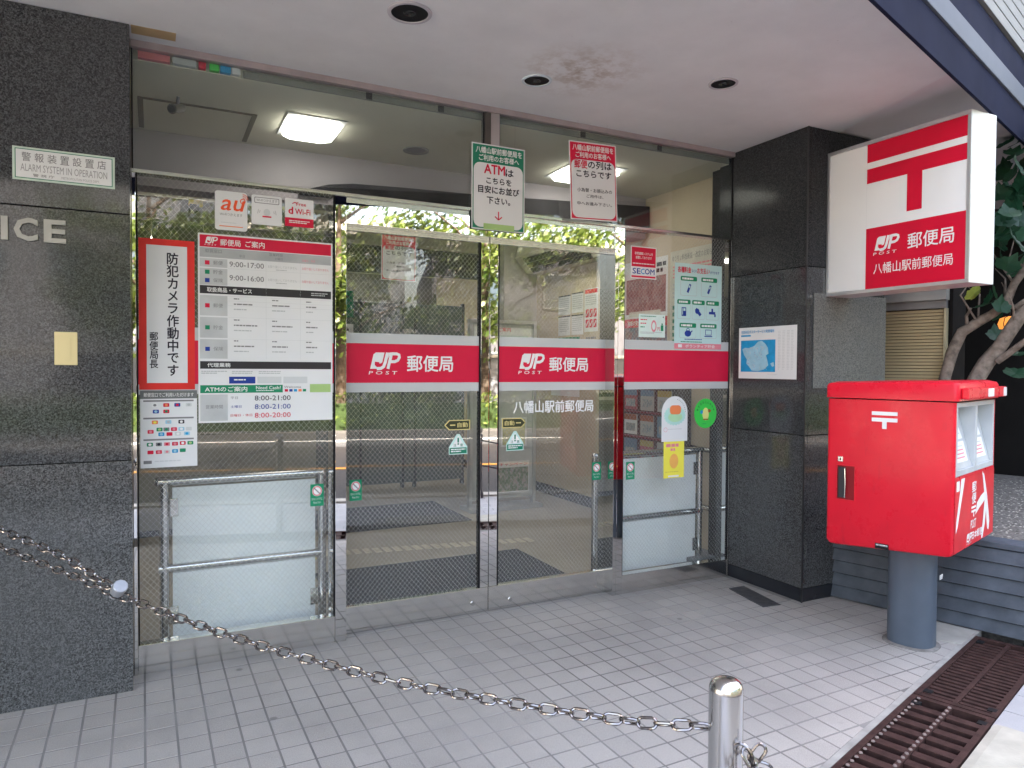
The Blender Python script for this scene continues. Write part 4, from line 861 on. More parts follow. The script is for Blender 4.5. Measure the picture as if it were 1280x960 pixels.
obj('dome', MB().lathe((.185, 3.84, 2.125), [(0, -.030), (.018, -.024), (.030, -.006), (.030, .012)], 18), BLACK, t); obj('dome_base', MB().box(.16, .225, 3.82, 3.859, 2.128, 2.16, .004), plain('brass', (.5, .36, .12), .3, .8), t)
# mats
for nm, x0, x1, y0, y1, lb in (('door_mat', .92, 2.40, 3.68, 4.66, 'dark ribbed mat just inside the sliding doors'), ('inner_mat', 1.2, 2.50, 5.72, 6.70, 'second dark ribbed mat farther inside the office')):
    tag(obj(nm, MB().box(x0, x1, y0, y1, .003, .011, .003), MAT_), lb, 'mat')
tp = thing('tactile_strip', 'row of raised guide bars on the office floor between the two mats', 'tactile paving', (1.9, 5.0, 0))
tm = plain('tactile_beige', (.60, .55, .42), .5)
for k in range(22): obj('guide_bar', MB().box(1.08+k*.072, 1.125+k*.072, 5.08-k*.0125, 5.20-k*.0125, .003, .009, .002), tm, tp)
obj('warning_pad', MB().box(.80, 1.02, 5.02, 5.24, .003, .008, .002), plain('tactile_yellow', (.60, .50, .10), .5), tp)
# information stand
t = thing('information_stand', 'tall grey white standing board with a map and a small poster inside the doors', 'stand', (3.0, 6.1, 0))
obj('frame', MB().box(2.63, 2.66, 6.08, 6.14, .02, 1.80).box(3.305, 3.335, 6.08, 6.14, .02, 1.80).box(2.66, 3.305, 6.08, 6.14, 1.77, 1.80), ALU, t)
obj('board', MB().box(2.661, 3.304, 6.10, 6.12, .10, 1.769), plain('stand_grey', (.50, .52, .52), .5), t); obj('foot', MB().box(2.60, 3.36, 5.98, 6.24, .003, .04, .005), ALU, t)
S = Sheet((2.68, 6.097, 1.755), XP, .605, .36, t); S.text('局内のご案内', .10, .025, .28, .040, RED, 3, .01); S.rect(.03, .10, .57, .35, plain('map_pastel', (.60, .70, .66), .4), 1, 'map'); S.oval(.30, .22, .05, .05, PCYAN, 2, 'map'); S.oval(.42, .24, .04, .04, PINK, 2, 'map'); S.done('header_sheet', PAPER, thick=.001)
S = Sheet((2.96, 6.097, .87), XP, .28, .28, t); S.rect(.02, .02, .26, .26, plain('map_yellow', (.55, .55, .25), .4, 0, .3, 9), 1, 'map'); S.done('small_map', PAPER, thick=.001)
S = Sheet((2.93, 6.097, .45), XP, .34, .30, t); S.text('キャンペーン', .02, .015, .30, .03, RED, 2, .02); S.rect(.01, .06, .33, .29, photo_mat('poster_flower_mix', [(.5, .1, .1), (.45, .4, .35), (.12, .2, .1), (.6, .5, .5)], 22), 1, 'picture'); S.done('poster', PAPER, thick=.001)
# air conditioner and notices on the right wall
t = thing('air_conditioner', 'long white wall air conditioner high on the right interior wall', 'air conditioner', (3.77, 6.2, 2.5))
obj('case', MB().prism([(3.779, 5.35, 2.36), (3.779, 5.35, 2.665), (3.50, 5.35, 2.665), (3.46, 5.35, 2.52), (3.60, 5.35, 2.36)], (0, 1.45, 0)), plain('aircon_cream', (.62, .60, .52), .4), t)
for k in range(3):
    obj('louvre', MB().prism([(3.475+k*.045, 5.50, 2.492-k*.048), (3.478+k*.045, 5.50, 2.480-k*.048), (3.515+k*.045, 5.50, 2.448-k*.048), (3.509+k*.045, 5.50, 2.460-k*.048)], (0, 1.15, 0)), BLACK, t)
YV = (0, -1, 0)
for i, (y, z, w_, h_, lb) in enumerate(((6.42, 2.09, .24, .20, 'upper left'), (6.16, 2.10, .22, .20, 'upper middle'), (6.42, 1.88, .24, .20, 'lower left'), (6.16, 1.88, .22, .20, 'lower middle'))):
    S = Sheet((3.777, y, z), YV, w_, h_); S.rect(0, 0, w_, .012, INK, 1, 'rule'); S.greek(.02, .03, w_*.8, h_*.7, GREY, 2, 7, .5); S.done('wall_notice', PAPER, lb+' white notice under the air conditioner', 'notice', 'white notices under the air conditioner', .001)
S = Sheet((3.777, 5.92, 2.12), YV, .24, .42); S.rect(.01, .01, .23, .05, RED, 1, 'red_title'); S.greek(.02, .07, .19, .10, GREY, 2, 5)
for a in range(3):
    for b in range(2): S.rect(.025+a*.068, .20+b*.10, .080+a*.068, .28+b*.10, RED, 1, 'red_square', .01); S.line(.035+a*.068, .265+b*.10, .070+a*.068, .215+b*.10, .012, PAPER, 2, 'mark')
S.done('wall_notice', PAPER, 'white notice with six red squares under the air conditioner', 'notice', thick=.001)
S = Sheet((3.777, 5.92, 1.69), YV, .24, .26); S.greek(.03, .04, .18, .16, MGREY, 2, 4); S.done('wall_notice', plain('kraft_paper', (.55, .48, .36), .6), 'buff notice below the one with six red squares', 'notice', thick=.001)
S = Sheet((3.777, 6.56, 1.66), YV, .56, .60); S.rect(0, 0, .56, .12, GREEN, 1, 'green_title'); S.poly([(.05, .14), (.28, .05), (.52, .14)], plain('teal_print', (.05, .45, .35)), 2, 'roof_shape'); S.text('終活相談', .1, .17, .34, .07, RED, 2, .02); S.greek(.06, .28, .42, .24, GREY, 2, 6); S.done('wall_poster', PAPER, 'poster with a green top on the right interior wall', 'poster', thick=.001)
t = thing('folded_banner', 'narrow white printed banner stand near the right interior wall', 'banner', (3.6, 5.4, 0)); obj('banner', MB().box(3.56, 3.70, 5.30, 5.32, .1, 2.12), PAPER, t)
obj('stripe', MB().box(3.56, 3.60, 5.297, 5.2995, .1, 1.7), PINK, t)
# notices on the near right wall, seen through the right pane
S = Sheet((3.4535, 4.23, 2.215), YV, .49, .72); S.text('ゆうちょ料金新設・改定のお知らせ', .02, .03, .45, .045, MGREY, 2, .01); S.greek(.03, .11, .42, .10, PINK, 2, 4); S.greek(.03, .24, .42, .12, GREY, 2, 4)
for k in range(6): S.rect(.03, .40+k*.05, .10, .43+k*.05, DGREEN, 2, 'label'); S.greek(.13, .40+k*.05, .30, .02, GREY, 2)
S.done('fee_notice', plain('off_white_notice', (.60, .60, .52), .5), 'large off white fee notice on the side wall behind the mint poster', 'notice', thick=.001)
S = Sheet((3.4535, 4.80, 2.20), YV, .54, .74); S.greek(.30, .04, .22, .09, INK, 3, 2, .3); S.rect(.02, .14, .52, .42, photo_mat('poster_crowd_photo', [(.10, .05, .05), (.38, .22, .20), (.22, .08, .08), (.5, .42, .40)], 16), 1, 'picture'); S.rect(.06, .40, .46, .44, MATS['off_white_notice'], 2, 'caption_block')
S.rect(0, .455, .54, .525, RED, 2, 'red_band'); S.text('地域の安全・安心を守ります', .04, .470, .45, .04, WHITE, 3, .02); S.rect(0, .525, .54, .74, photo_mat('poster_fireworks_photo', [(.02, .03, .06), (.12, .16, .22), (.25, .08, .08), (.4, .5, .6)], 12), 1, 'picture')
S.done('community_poster', PAPER, 'poster with crowd photograph and red caption band on the side wall inside', 'poster', thick=.001)
# leaflet rack below, seen through the right pane
rk = thing('leaflet_rack', 'dark leaflet rack full of colourful flyers behind the right pane', 'leaflet rack', (3.35, 4.4, 0))
obj('frame', MB().box(3.33, 3.45, 3.98, 4.86, .02, 1.24), plain('rack_dark', (.05, .03, .03), .5), rk)
cols = [plain('leaflet_rose', (.38, .10, .12)), plain('leaflet_white', (.42, .41, .39)), DGREEN, plain('leaflet_ochre', (.42, .33, .10)), plain('leaflet_blue', (.14, .24, .34)), plain('leaflet_rust', (.36, .12, .06)), RED, GREY]; rn = random.Random(4)
for r_ in range(5):
    for c_ in range(4):
        y = 4.02+c_*.205; z = .26+r_*.19
        S = Sheet((3.322-.0*r_, y+.18, z+.165), YV, .16, .155, rk); a, b = rn.choice(cols), rn.choice(cols); S.rect(0, 0, .16, .045, a, 1, 'print'); S.rect(.02, .07, .14, .13, photo_mat('leaflet_photo', [(.2, .1, .1), (.5, .45, .4), (.15, .25, .3), (.6, .2, .2)], 30) if 'leaflet_photo' not in MATS else MATS['leaflet_photo'], 1, 'print'); S.done('leaflet', b if b is not RED else PAPER, thick=.006)
    obj('rack_bar', MB().box(3.300, 3.328, 3.99, 4.85, .25+r_*.19, .262+r_*.19), plain('rack_bar_maroon', (.20, .03, .04), .4), rk)
tag(obj('carton', MB().box(3.18, 3.44, 3.62, 3.93, .004, .09, .004), MGREY), 'dark carton on the floor at the foot of the leaflet rack', 'carton')
# partition at the back and counter
pt = thing('office_partition', 'grey blue panelled partition across the back of the office', 'partition', (2.2, 7.6, 0))
xs = [1.5, 2.0, 2.48, 2.62, 3.2]
for a, b in zip(xs, xs[1:]): obj('panel', MB().box(a+.012, b-.012, 7.60, 7.64, .06, 2.05, .002), PARTN, pt)
for a in xs: obj('partition_post', MB().box(a-.012, a+.012, 7.585, 7.655, .003, 2.08), plain('post_dark', (.05, .06, .08), .4), pt)
t = thing('service_counter', 'pale service counter behind the left fixed pane', 'counter', (.3, 6.4, 0))
obj('front', MB().box(-1.6, 1.25, 6.2, 6.8, .06, .98), plain('counter_front', (.30, .29, .25), .6), t); obj('top', MB().box(-1.65, 1.30, 6.12, 6.85, .981, 1.02, .004), plain('counter_top', (.45, .42, .36), .4), t); obj('plinth', MB().box(-1.58, 1.23, 6.24, 6.78, .003, .058), BLACK, t)
t = thing('curtain_screen', 'olive screen hanging behind the notices on the left pane', 'screen', (.3, 5.0, 0))
for k in range(7): obj('screen_panel', MB().box(-.9+k*.30, -.604+k*.30, 5.0+.01*(k % 2), 5.02+.01*(k % 2), .9, 2.25), plain('screen_olive', (.12, .13, .10), .8), t)
obj('rail', MB().box(-.95, 1.22, 4.99, 5.04, 2.255, 2.30), MGREY, t)
for i, (z, cm, lb) in enumerate(((2.15, GREEN, 'green banner deep inside at the edge of the left door'), (1.80, PAPER, 'white and red banner deep inside at the edge of the left door'))):
    S = sheet((1.62, 7.5, z), .28, .28); S.rect(.0, .18, .28, .28, DGREEN if i == 0 else RED, 1, 'print'); S.greek(.03, .05, .2, .1, INK, 2, 2); S.done('inner_banner', cm, lb, 'banner', thick=.002)
# ================================================================== DOWNLIGHTS IN THE SOFFIT
def downlight(x, y, r, label, trim):
    t = thing('downlight', label, 'downlight', (x, y, H), 'round downlights in the soffit')
    obj('rim', MB().lathe((x, y, H), [(r*1.22, -.001), (r*1.2, -.006), (r*1.02, -.007), (r, -.002), (r*.99, .001)], 40), trim, t)
    obj('reflector', MB().lathe((x, y, H-.0022), [(r*1.0, -.001), (r*.96, -.0005), (0, -.0005)], 36), BLACK, t)
    obj('bulb', MB().lathe((x, y, H-.004), [(.0, -.004), (r*.3, -.003), (r*.34, 0)], 20), plain('dark_lamp_glass', (.03, .03, .032), .1), t)
TRIMW = plain('downlight_trim', (.52, .49, .52), .6); TRIMB = plain('downlight_trim_bluish', (.60, .68, .72), .4)
downlight(.905, 2.700, .072, 'round dark downlight at the top edge of the photo', TRIMW)
downlight(1.661, 3.045, .060, 'round dark downlight beside the brown water stain', TRIMB)
downlight(2.481, 2.659, .058, 'round dark downlight nearest the granite pillar', TRIMW)
tag(obj('tape_strip', MB().box(XL+.006, .095, 3.318, 3.40, H-.0015, H-.0003), plain('brown_tape', (.50, .36, .20), .6)), 'strip of tan tape on the soffit at the corner of the granite wall', 'tape')
# ================================================================== POST OFFICE SIGN BOX
SX = 3.5; sg = thing('projecting_sign', 'white and red illuminated box sign projecting from the granite pillar', 'sign', (3.6, 2.5, 1.78))
obj('case', MB().box(SX+.004, 3.70, 2.075, 2.888, 1.772, 2.598, .004), SIGNW, sg)
obj('rim', MB().box(SX-.004, SX+.0035, 2.075, 2.888, 2.578, 2.598, .002).box(SX-.004, SX+.0035, 2.075, 2.888, 1.772, 1.790, .002).box(SX-.004, SX+.0035, 2.075, 2.093, 1.7905, 2.5775, .002).box(SX-.004, SX+.0035, 2.873, 2.888, 1.7905, 2.5775, .002), ALU, sg)
S = Sheet((SX+.001, 2.872, 2.577), YV, .778, .786, sg); u = lambda y: 2.872-y; v = lambda z: 2.577-z
x0 = u(2.633)
S.rect(x0, v(2.577), .778, v(2.478), SIGNR, 1, 'red_bar'); S.rect(x0, v(2.444), .778, v(2.365), SIGNR, 1, 'red_bar'); S.rect(u(2.400), v(2.366), u(2.318), v(2.172), SIGNR, 1, 'red_stem'); S.rect(x0, v(2.120), .778, v(1.790), SIGNR, 1, 'red_field')
S.rect(x0-.001, .0, x0, .786, LGREY, 1, 'joint')
S.jp(u(2.580), v(2.066), .140, .098, SIGNW, SIGNR, 2); S.text('郵便局', u(2.390), v(2.056), .240, .080, SIGNW, 3, .016); S.text('八幡山駅前郵便局', u(2.584), v(1.925), .430, .058, SIGNW, 3, .006)
S.done('face', SIGNW, thick=.0008)
obj('wall_bracket', MB().box(3.55, 3.65, 2.8885, 2.8995, 2.05, 2.35), ALU, sg)
# ================================================================== POSTBOX
bx = thing('postbox', 'red street postbox on a rounded grey post beside the planter', 'postbox', st(3.85, 1.19, 0))
s0, s1, n0, n1 = 3.52, 4.19, .92, 1.47
def rounded(s0, s1, n0, n1, r, seg=5):
    pts = []
    for cs, cn, a0 in ((s1-r, n0+r, -90), (s1-r, n1-r, 0), (s0+r, n1-r, 90), (s0+r, n0+r, 180)):
        for k in range(seg+1): a = R(a0+k*90/seg); pts.append((cs+r*math.cos(a), cn+r*math.sin(a)))
    return pts
def shell(mb, rings, cap=True):
    n = len(rings[0]); vs = [p for r_ in rings for p in r_]; fs = []
    for i in range(len(rings)-1):
        for k in range(n): fs.append((i*n+k, i*n+(k+1) % n, (i+1)*n+(k+1) % n, (i+1)*n+k))
    mb.add(vs, fs, True)
    if cap: mb.add(rings[0], [tuple(range(n))[::-1]], True); mb.add(rings[-1], [tuple(range(n))], True)
    return mb
def zb(n): # the belly: bottom edge sags between front and back
    t = (n-n0)/(n1-n0); return .498+.030*(1-t)-.045*math.sin(math.pi*min(1, max(0, t)))
# body with an open recess in the front above the sticker
pr = rounded(s0, s1, n0, n1, .014)
def ring(z, ins=0, low=False): return [st(s+(ins if s < 3.8 else -ins), n+(ins if n < 1.2 else -ins), (zb(n)+z) if low else z) for s, n in pr]
body = MB(); ZT = 1.208; k0 = 6   # outline points 0..5 near right corner, then back right, back left, near left
lowr = [ring(0, .022, True), ring(.006, .008, True), ring(.022, 0, True), [st(s, n, .878) for s, n in pr]]
shell(body, lowr)
up = [i for i in range(len(pr)) if pr[i][1] > n0+.013 or pr[i][0] < s0+.014 or pr[i][0] > s1-.014]
order = [i for i in range(len(pr)) if not (pr[i][1] < n0+.0001 and s0+.013 < pr[i][0] < s1-.013 and False)]
m_ = len(pr)
vs = [st(s, n, .878) for s, n in pr]+[st(s, n, ZT) for s, n in pr]
body.add(vs, [(i, (i+1) % m_, m_+(i+1) % m_, m_+i) for i in range(m_) if not (pr[i][0] < s0+.0141 and pr[(i+1) % m_][0] > s1-.0141)], True)
obj('body', body, REDP, bx)
obj('inner_wall', MB().sbox(s0+.015, s0+.022, n0+.001, n0+.14, .8795, 1.206).sbox(s1-.022, s1-.015, n0+.001, n0+.14, .8795, 1.206).sbox(s0+.0225, s1-.0225, n0+.15, n1-.02, .8795, 1.206), REDP, bx)
gfr = plain('slot_grey_plastic', (.50, .53, .55), .35); GP = plain('slot_back_grey', (.34, .37, .40), .4)
obj('slot_frame', MB().sbox(s0+.0225, s0+.045, n0+.001, n0+.13, .8785, 1.206, .002).sbox(s1-.045, s1-.0225, n0+.001, n0+.13, .8785, 1.206, .002).sbox(3.840, 3.872, n0+.001, n0+.13, .880, 1.206, .002).sbox(s0+.0455, 3.8395, n0+.001, n0+.13, 1.185, 1.206, .002).sbox(3.8725, s1-.0455, n0+.001, n0+.13, 1.185, 1.206, .002).sbox(s0+.0455, 3.8395, n0+.001, n0+.05, .8795, .905, .002).sbox(3.8725, s1-.0455, n0+.001, n0+.05, .8795, .905, .002), gfr, bx)
for a, b in ((s0+.046, 3.839), (3.873, s1-.046)):
    # sloping chute plate with a white collection label
    p = [st(a, n0+.012, .906), st(b, n0+.012, .906), st(b, n0+.080, 1.184), st(a, n0+.080, 1.184)]
    obj('chute_plate', MB().prism(p, N*.010), gfr, bx)
    q = lambda x, t_: st(a+(b-a)*x, n0+.0105+.068*t_, .906+.278*t_)
    upn = Vector((0, 0, 1))
    LB = plain('label_white', (.82, .83, .84), .3)
    obj('collection_label', MB().prism([q(.10, .10)-N*.001, q(.82, .10)-N*.001, q(.82, .42)-N*.001, q(.10, .42)-N*.001], N*.0008), LB, bx)
    obj('collection_label', MB().prism([q(.10, .46)-N*.001, q(.82, .46)-N*.001, q(.66, .86)-N*.001, q(.10, .90)-N*.001], N*.0008), LB, bx)
    for z_ in (.16, .22, .28, .34, .54, .62): obj('label_print', MB().prism([q(.18, z_)-N*.0015, q(.70, z_)-N*.0015, q(.70, z_+.02)-N*.0015, q(.18, z_+.02)-N*.0015], N*.0003), LGREY if z_ > .3 else PINK, bx)
# lid: shallow arched cap overhanging the front
def lz(n): 
    t = (n-(n0-.02))/(n1+.006-(n0-.02)); return 1.285+.030*math.sin(math.pi*max(0, min(1, t*.9+.1)))
lp = rounded(s0-.008, s1+.008, n0-.012, n1+.008, .02)
lid = MB(); shell(lid, [[st(s, n, 1.214) for s, n in lp], [st(s, n, lz(n)-.016) for s, n in lp], [st(s+(.006 if s < 3.8 else -.006), n+(.006 if n < 1.2 else -.006), lz(n)-.003) for s, n in lp], [st(s+(.03 if s < 3.8 else -.03), n+(.03 if n < 1.2 else -.03), lz(n)+.004) for s, n in lp]])
obj('lid', lid, REDP, bx)
obj('lid_visor', MB().sbox(s0+.03, s1+.008, n0-.042, n0-.0125, 1.222, 1.272, .008), REDP, bx)
obj('reflector_tab', MB().sbox(3.86, 3.96, n0-.0435, n0-.0422, 1.228, 1.266), LB, bx); obj('reflector_tab', MB().sbox(s1-.05, s1+.006, n0-.0435, n0-.0422, 1.226, 1.268), LB, bx)
obj('reflector_tab', MB().sbox(s1+.0083, s1+.012, n0-.040, n0+.03, 1.226, 1.268), LB, bx)
# post mark on the side, lock, handle, maker plate: side face looks along -D
S = Sheet(st(s0-.0012, n1-.0, 1.20), -N, .55, .68, bx); U = lambda n: n1-n; V = lambda z: 1.20-z
c = U(1.208); S.rect(c-.056, V(1.155), c+.056, V(1.138), WHITE, 1, 'post_mark'); S.rect(c-.056, V(1.126), c+.056, V(1.108), WHITE, 1, 'post_mark'); S.rect(c-.010, V(1.109), c+.010, V(1.075), WHITE, 1, 'post_mark')
S.rect(U(1.240), V(.528+.012), U(1.180), V(.515+.0), BLACK, 1, 'maker_plate'); S.greek(U(1.236), V(.536), .052, .012, GREY, 2, 1, .4)
for k in S.order:
    q_, mm = S.L[k]; o = obj(k[0], q_, mm); o.matrix_world = S.M; o.parent = bx; o.matrix_parent_inverse = bx.matrix_world.inverted()
def sidebox(nm, na, nb, za, zb_, d0, d1, m, bev=0): obj(nm, MB().sbox(s0-d1, s0-d0, na, nb, za, zb_, bev), m, bx)
sidebox('lock_plate', 1.392, 1.416, .905, .930, .0005, .004, plain('lock_chrome', (.5, .5, .5), .2, .8), .002)
obj('keyhole', MB().sbox(s0-.0046, s0-.0042, 1.401, 1.407, .911, .924), BLACK, bx)
RECM = plain('recess_dark_red', (.22, .008, .014), .4)  # flat plate: shade inside the handle recess is put into this darker red
sidebox('handle_recess', 1.338, 1.418, .724, .886, .0004, .0012, RECM)
sidebox('handle_recess_rim', 1.334, 1.3378, .720, .890, .0004, .004, REDP); sidebox('handle_recess_rim', 1.4182, 1.422, .720, .890, .0004, .004, REDP); sidebox('handle_recess_rim', 1.338, 1.418, .8865, .890, .0004, .004, REDP); sidebox('handle_recess_rim', 1.338, 1.418, .720, .7235, .0004, .004, REDP)
sidebox('handle', 1.378, 1.410, .732, .880, .0013, .014, plain('handle_dark', (.035, .035, .04), .3), .004)
obj('handle_edge', MB().tube([st(s0-.014, 1.378, .875), st(s0-.018, 1.374, .805), st(s0-.014, 1.378, .735)], .003, 8), STEELR, bx)
# front sticker: lettering and white ribbons, front face looks along -N
S = Sheet(st(s0, n0-.0012, .870), D, .67, .33, bx); X_ = lambda s: s-s0
RP = plain('sticker_red', (.66, .03, .04), .3)
S.rect(.012, .004, .655, .325, RP, 1, 'red_sticker')
S.rect(.03, .010, .075, .055, WHITE, 2, 'white_square')
S.poly([(.10, .004), (.155, .004), (.115, .09), (.055, .215), (.03, .24), (.035, .19), (.08, .07)], WHITE, 2, 'ribbon')
S.poly([(.44, .0), (.475, .02), (.53, .12), (.585, .26), (.57, .30), (.545, .29), (.52, .20), (.49, .13)], WHITE, 2, 'ribbon'); S.poly([(.50, .10), (.535, .13), (.50, .26), (.46, .325), (.44, .32), (.47, .22)], WHITE, 3, 'ribbon'); S.poly([(.50, .10), (.505, .14), (.40, .17), (.33, .195), (.36, .14), (.42, .115)], WHITE, 3, 'ribbon')
S.vtext('郵便', .27, .035, .075, .105, WHITE, 2, .04, .05); S.rect(.268, .150, .345, .160, WHITE, 2, 'post_mark'); S.rect(.268, .168, .345, .178, WHITE, 2, 'post_mark'); S.rect(.300, .178, .313, .200, WHITE, 2, 'post_mark')
S.text('POST', .262, .212, .085, .040, WHITE, 2, .04); S.jp(.20, .268, .08, .05, WHITE, RP, 2); S.text('日本郵便', .285, .268, .17, .036, WHITE, 2, .04)
for k in S.order:
    q_, mm = S.L[k]; o = obj(k[0], q_, mm); o.matrix_world = S.M; o.parent = bx; o.matrix_parent_inverse = bx.matrix_world.inverted()
# post: rounded oblong tube
pp = rounded(3.755, 3.945, 1.075, 1.285, .085, 8)
pm = MB(); shell(pm, [[st(s, n, -.01) for s, n in pp], [st(s, n, .012) for s, n in pp], [st(s, n, .506) for s, n in pp]]); obj('post', pm, POLE, bx)
pb_ = rounded(3.735, 3.965, 1.055, 1.305, .10, 8); obj('mortar_skirt', shell(MB(), [[st(s, n, -.004) for s, n in pb_], [st(s, n, .003) for s, n in pb_], [st(s+(.016 if s < 3.85 else -.016), n+(.016 if n < 1.18 else -.016), .007) for s, n in pb_]]), plain('dirty_mortar', (.22, .21, .20), .95, 0, .4, 22), bx)
S = Sheet(st(3.90, 1.0738, .345), D, .05, .03, bx); 
S.rect(0, 0, .05, .014, WHITE, 1, 'tag'); S.greek(.0, .014, .05, .012, WHITE, 1, 1, .2); 
for k in S.order:
    q_, mm = S.L[k]; o = obj(k[0], q_, mm); o.matrix_world = S.M; o.parent = bx; o.matrix_parent_inverse = bx.matrix_world.inverted()
# ================================================================== BOLLARD AND CHAIN
B = Vector((.918, .957, 0)); br = .0303
bo = thing('chain_bollard', 'polished stainless bollard with a domed top at the bottom of the photo', 'bollard', B)
obj('tube', MB().cyl((B.x, B.y, 0), (B.x, B.y, .772), br, seg=40), STEELR, bo)
obj('dome', MB().lathe((B.x, B.y, .772), [(br, 0), (br*.985, .006), (br*.90, .013), (br*.72, .0185), (br*.45, .0215), (br*.2, .0225), (0, .023)], 40), STEELR, bo)
obj('collar', MB().lathe((B.x, B.y, 0), [(br*1.5, .0), (br*1.5, .008), (br*1.01, .012)], 32), STEELR, bo)
link_me = None
def chain_link(parent, p, d, roll):
    """one oval link centred at p along d"""
    global link_me
    if link_me is None:
        L, Wd, r_ = .0425, .0245, .0030; a = Wd/2-r_; s_ = L/2-Wd/2; path = []
        for k in range(7): t_ = R(-90+k*30); path.append((s_+a*math.cos(t_), a*math.sin(t_), 0))
        for k in range(7): t_ = R(90+k*30); path.append((-s_+a*math.cos(t_), a*math.sin(t_), 0))
        o = obj('link', MB().tube(path, r_, 7, closed=True), CHAINM); link_me = o.data
    else:
        o = bpy.data.objects.new('link', link_me); COL.objects.link(o)
    x = Vector(d).normalized(); y = Vector((0, 0, 1)).cross(x); y = y.normalized() if y.length > .01 else Vector((1, 0, 0)); z = x.cross(y)
    yy = y*math.cos(roll)+z*math.sin(roll); zz = x.cross(yy)
    o.matrix_world = Matrix(((x.x, yy.x, zz.x, p.x), (x.y, yy.y, zz.y, p.y), (x.z, yy.z, zz.z, p.z), (0, 0, 0, 1)))
    if parent: o.parent = parent; o.matrix_parent_inverse = parent.matrix_world.inverted()
    return o
def run_chain(parent, path, r0=0., pitch=.0325, jit=.0):
    seg = [(path[i], path[i+1]) for i in range(len(path)-1)]; tot = sum((b-a).length for a, b in seg); n = int(tot/pitch); i = 0; acc = 0; rn_ = random.Random(2)
    for k in range(n):
        t_ = (k+.5)*pitch
        while i < len(seg)-1 and acc+(seg[i][1]-seg[i][0]).length < t_: acc += (seg[i][1]-seg[i][0]).length; i += 1
        a, b = seg[i]; d = (b-a).normalized(); p = a+d*(t_-acc)
        chain_link(parent, p, d, r0+(math.pi/2 if k % 2 else 0)+rn_.uniform(-.18, .18))
CU = Vector((-.64921, .76060, 0)); C0 = Vector((.890, .968, 0))
tab = [(0, .707), (.126, .689), (.284, .680), (.456, .674), (.646, .671), (.856, .680), (1.09, .697), (1.269, .718), (1.508, .753), (1.708, .786), (1.977, .826), (2.3, .885), (2.6, .955), (2.92, 1.045)]
def ip(tb, t_):
    for (a, x), (b, y) in zip(tb, tb[1:]):
        if a <= t_ <= b: return x+(y-x)*(t_-a)/(b-a)
    return tb[-1][1]
ch = thing('barrier_chain', 'steel link chain sagging from the bollard across the entrance to the left wall', 'chain', C0+Vector((0, 0, .7)))
pa = [C0+CU*(k*.06)+Vector((0, 0, ip(tab, k*.06))) for k in range(49)]
run_chain(ch, pa, .75)
tab2 = [(1.508, .760), (1.707, .828), (1.838, .853), (1.976, .877), (2.3, .94), (2.92, 1.08)]
pb = [C0+CU*(1.50+k*.06)+N*-.012+Vector((0, 0, ip(tab2, 1.508+k*.06))) for k in range(24)]
run_chain(ch, pb, .3)
# knot on the right side of the bollard, then a short run hanging towards the camera
rt = Rv.copy(); rt.z = 0; rt.normalize(); fw = Vector((-rt.y, rt.x, 0)); kn = B+rt*.018-fw*.033+Vector((0, 0, .668))
obj('ring', MB().tube([kn+(rt*math.cos(a)*.6-fw*.35*math.cos(a)+Vector((0, 0, 1))*math.sin(a))*.028+Vector((0, 0, -.004)) for a in [k*math.pi/12 for k in range(24)]], .0035, 8, closed=True), CHAINM, ch)
for dp, dd, rl in ((rt*.010-fw*.012+Vector((0, 0, .004)), rt*.4-fw*.3+Vector((0, 0, -.7)), .4), (rt*.026-fw*.006+Vector((0, 0, .010)), rt*.6+Vector((0, 0, .8)), 1.2), (rt*.034-fw*.004+Vector((0, 0, -.012)), rt*.9-fw*.2+Vector((0, 0, -.2)), 0.2), (rt*.006-fw*.022+Vector((0, 0, -.020)), rt*.35-fw*.5+Vector((0, 0, .5)), 1.6)):
    chain_link(ch, kn+dp, dd, rl)
pc = [kn+rt*.000-fw*.026+Vector((0, 0, -.026)), kn-rt*.030-fw*.070+Vector((0, 0, -.050)), kn-rt*.075-fw*.14+Vector((0, 0, -.085)), kn-rt*.13-fw*.22+Vector((0, 0, -.12)), kn-rt*.25-fw*.36+Vector((0, 0, -.20))]
run_chain(ch, pc, .9)
# padlock
pk = C0+CU*1.50-N*.012+Vector((0, 0, .770)); tpk = thing('padlock', 'small silver padlock clasping the doubled chain before the granite wall', 'padlock', pk)
ax = (rt*.55+Vector((0, 0, 1))*.6-fw*.5).normalized()
obj('body', MB().tube([pk-ax*.017, pk-ax*.015, pk+ax*.014, pk+ax*.016], [.0165, .0185, .0185, .0165], 10), plain('padlock_silver', (.40, .42, .46), .38, .6, .12, 60), tpk)
obj('rubber_base', MB().tube([pk-ax*.025, pk-ax*.0175], [.017, .019], 10), BLACK, tpk)
obj('shackle', MB().tube([pk-ax*.02+rt*.012, pk-ax*.045+rt*.014, pk-ax*.055, pk-ax*.045-rt*.012, pk-ax*.02-rt*.012], .0035, 8), STEELR, tpk)
hk = C0+CU*2.93+Vector((0, 0, 1.05)); tag(obj('wall_hook', MB().tube([Vector((hk.x, YW-.001, 1.06)), Vector((hk.x, YW-.05, 1.06)), Vector((hk.x, YW-.06, 1.08))], .006, 8), STEELR), 'steel hook on the granite wall holding the far end of the chain', 'hook')
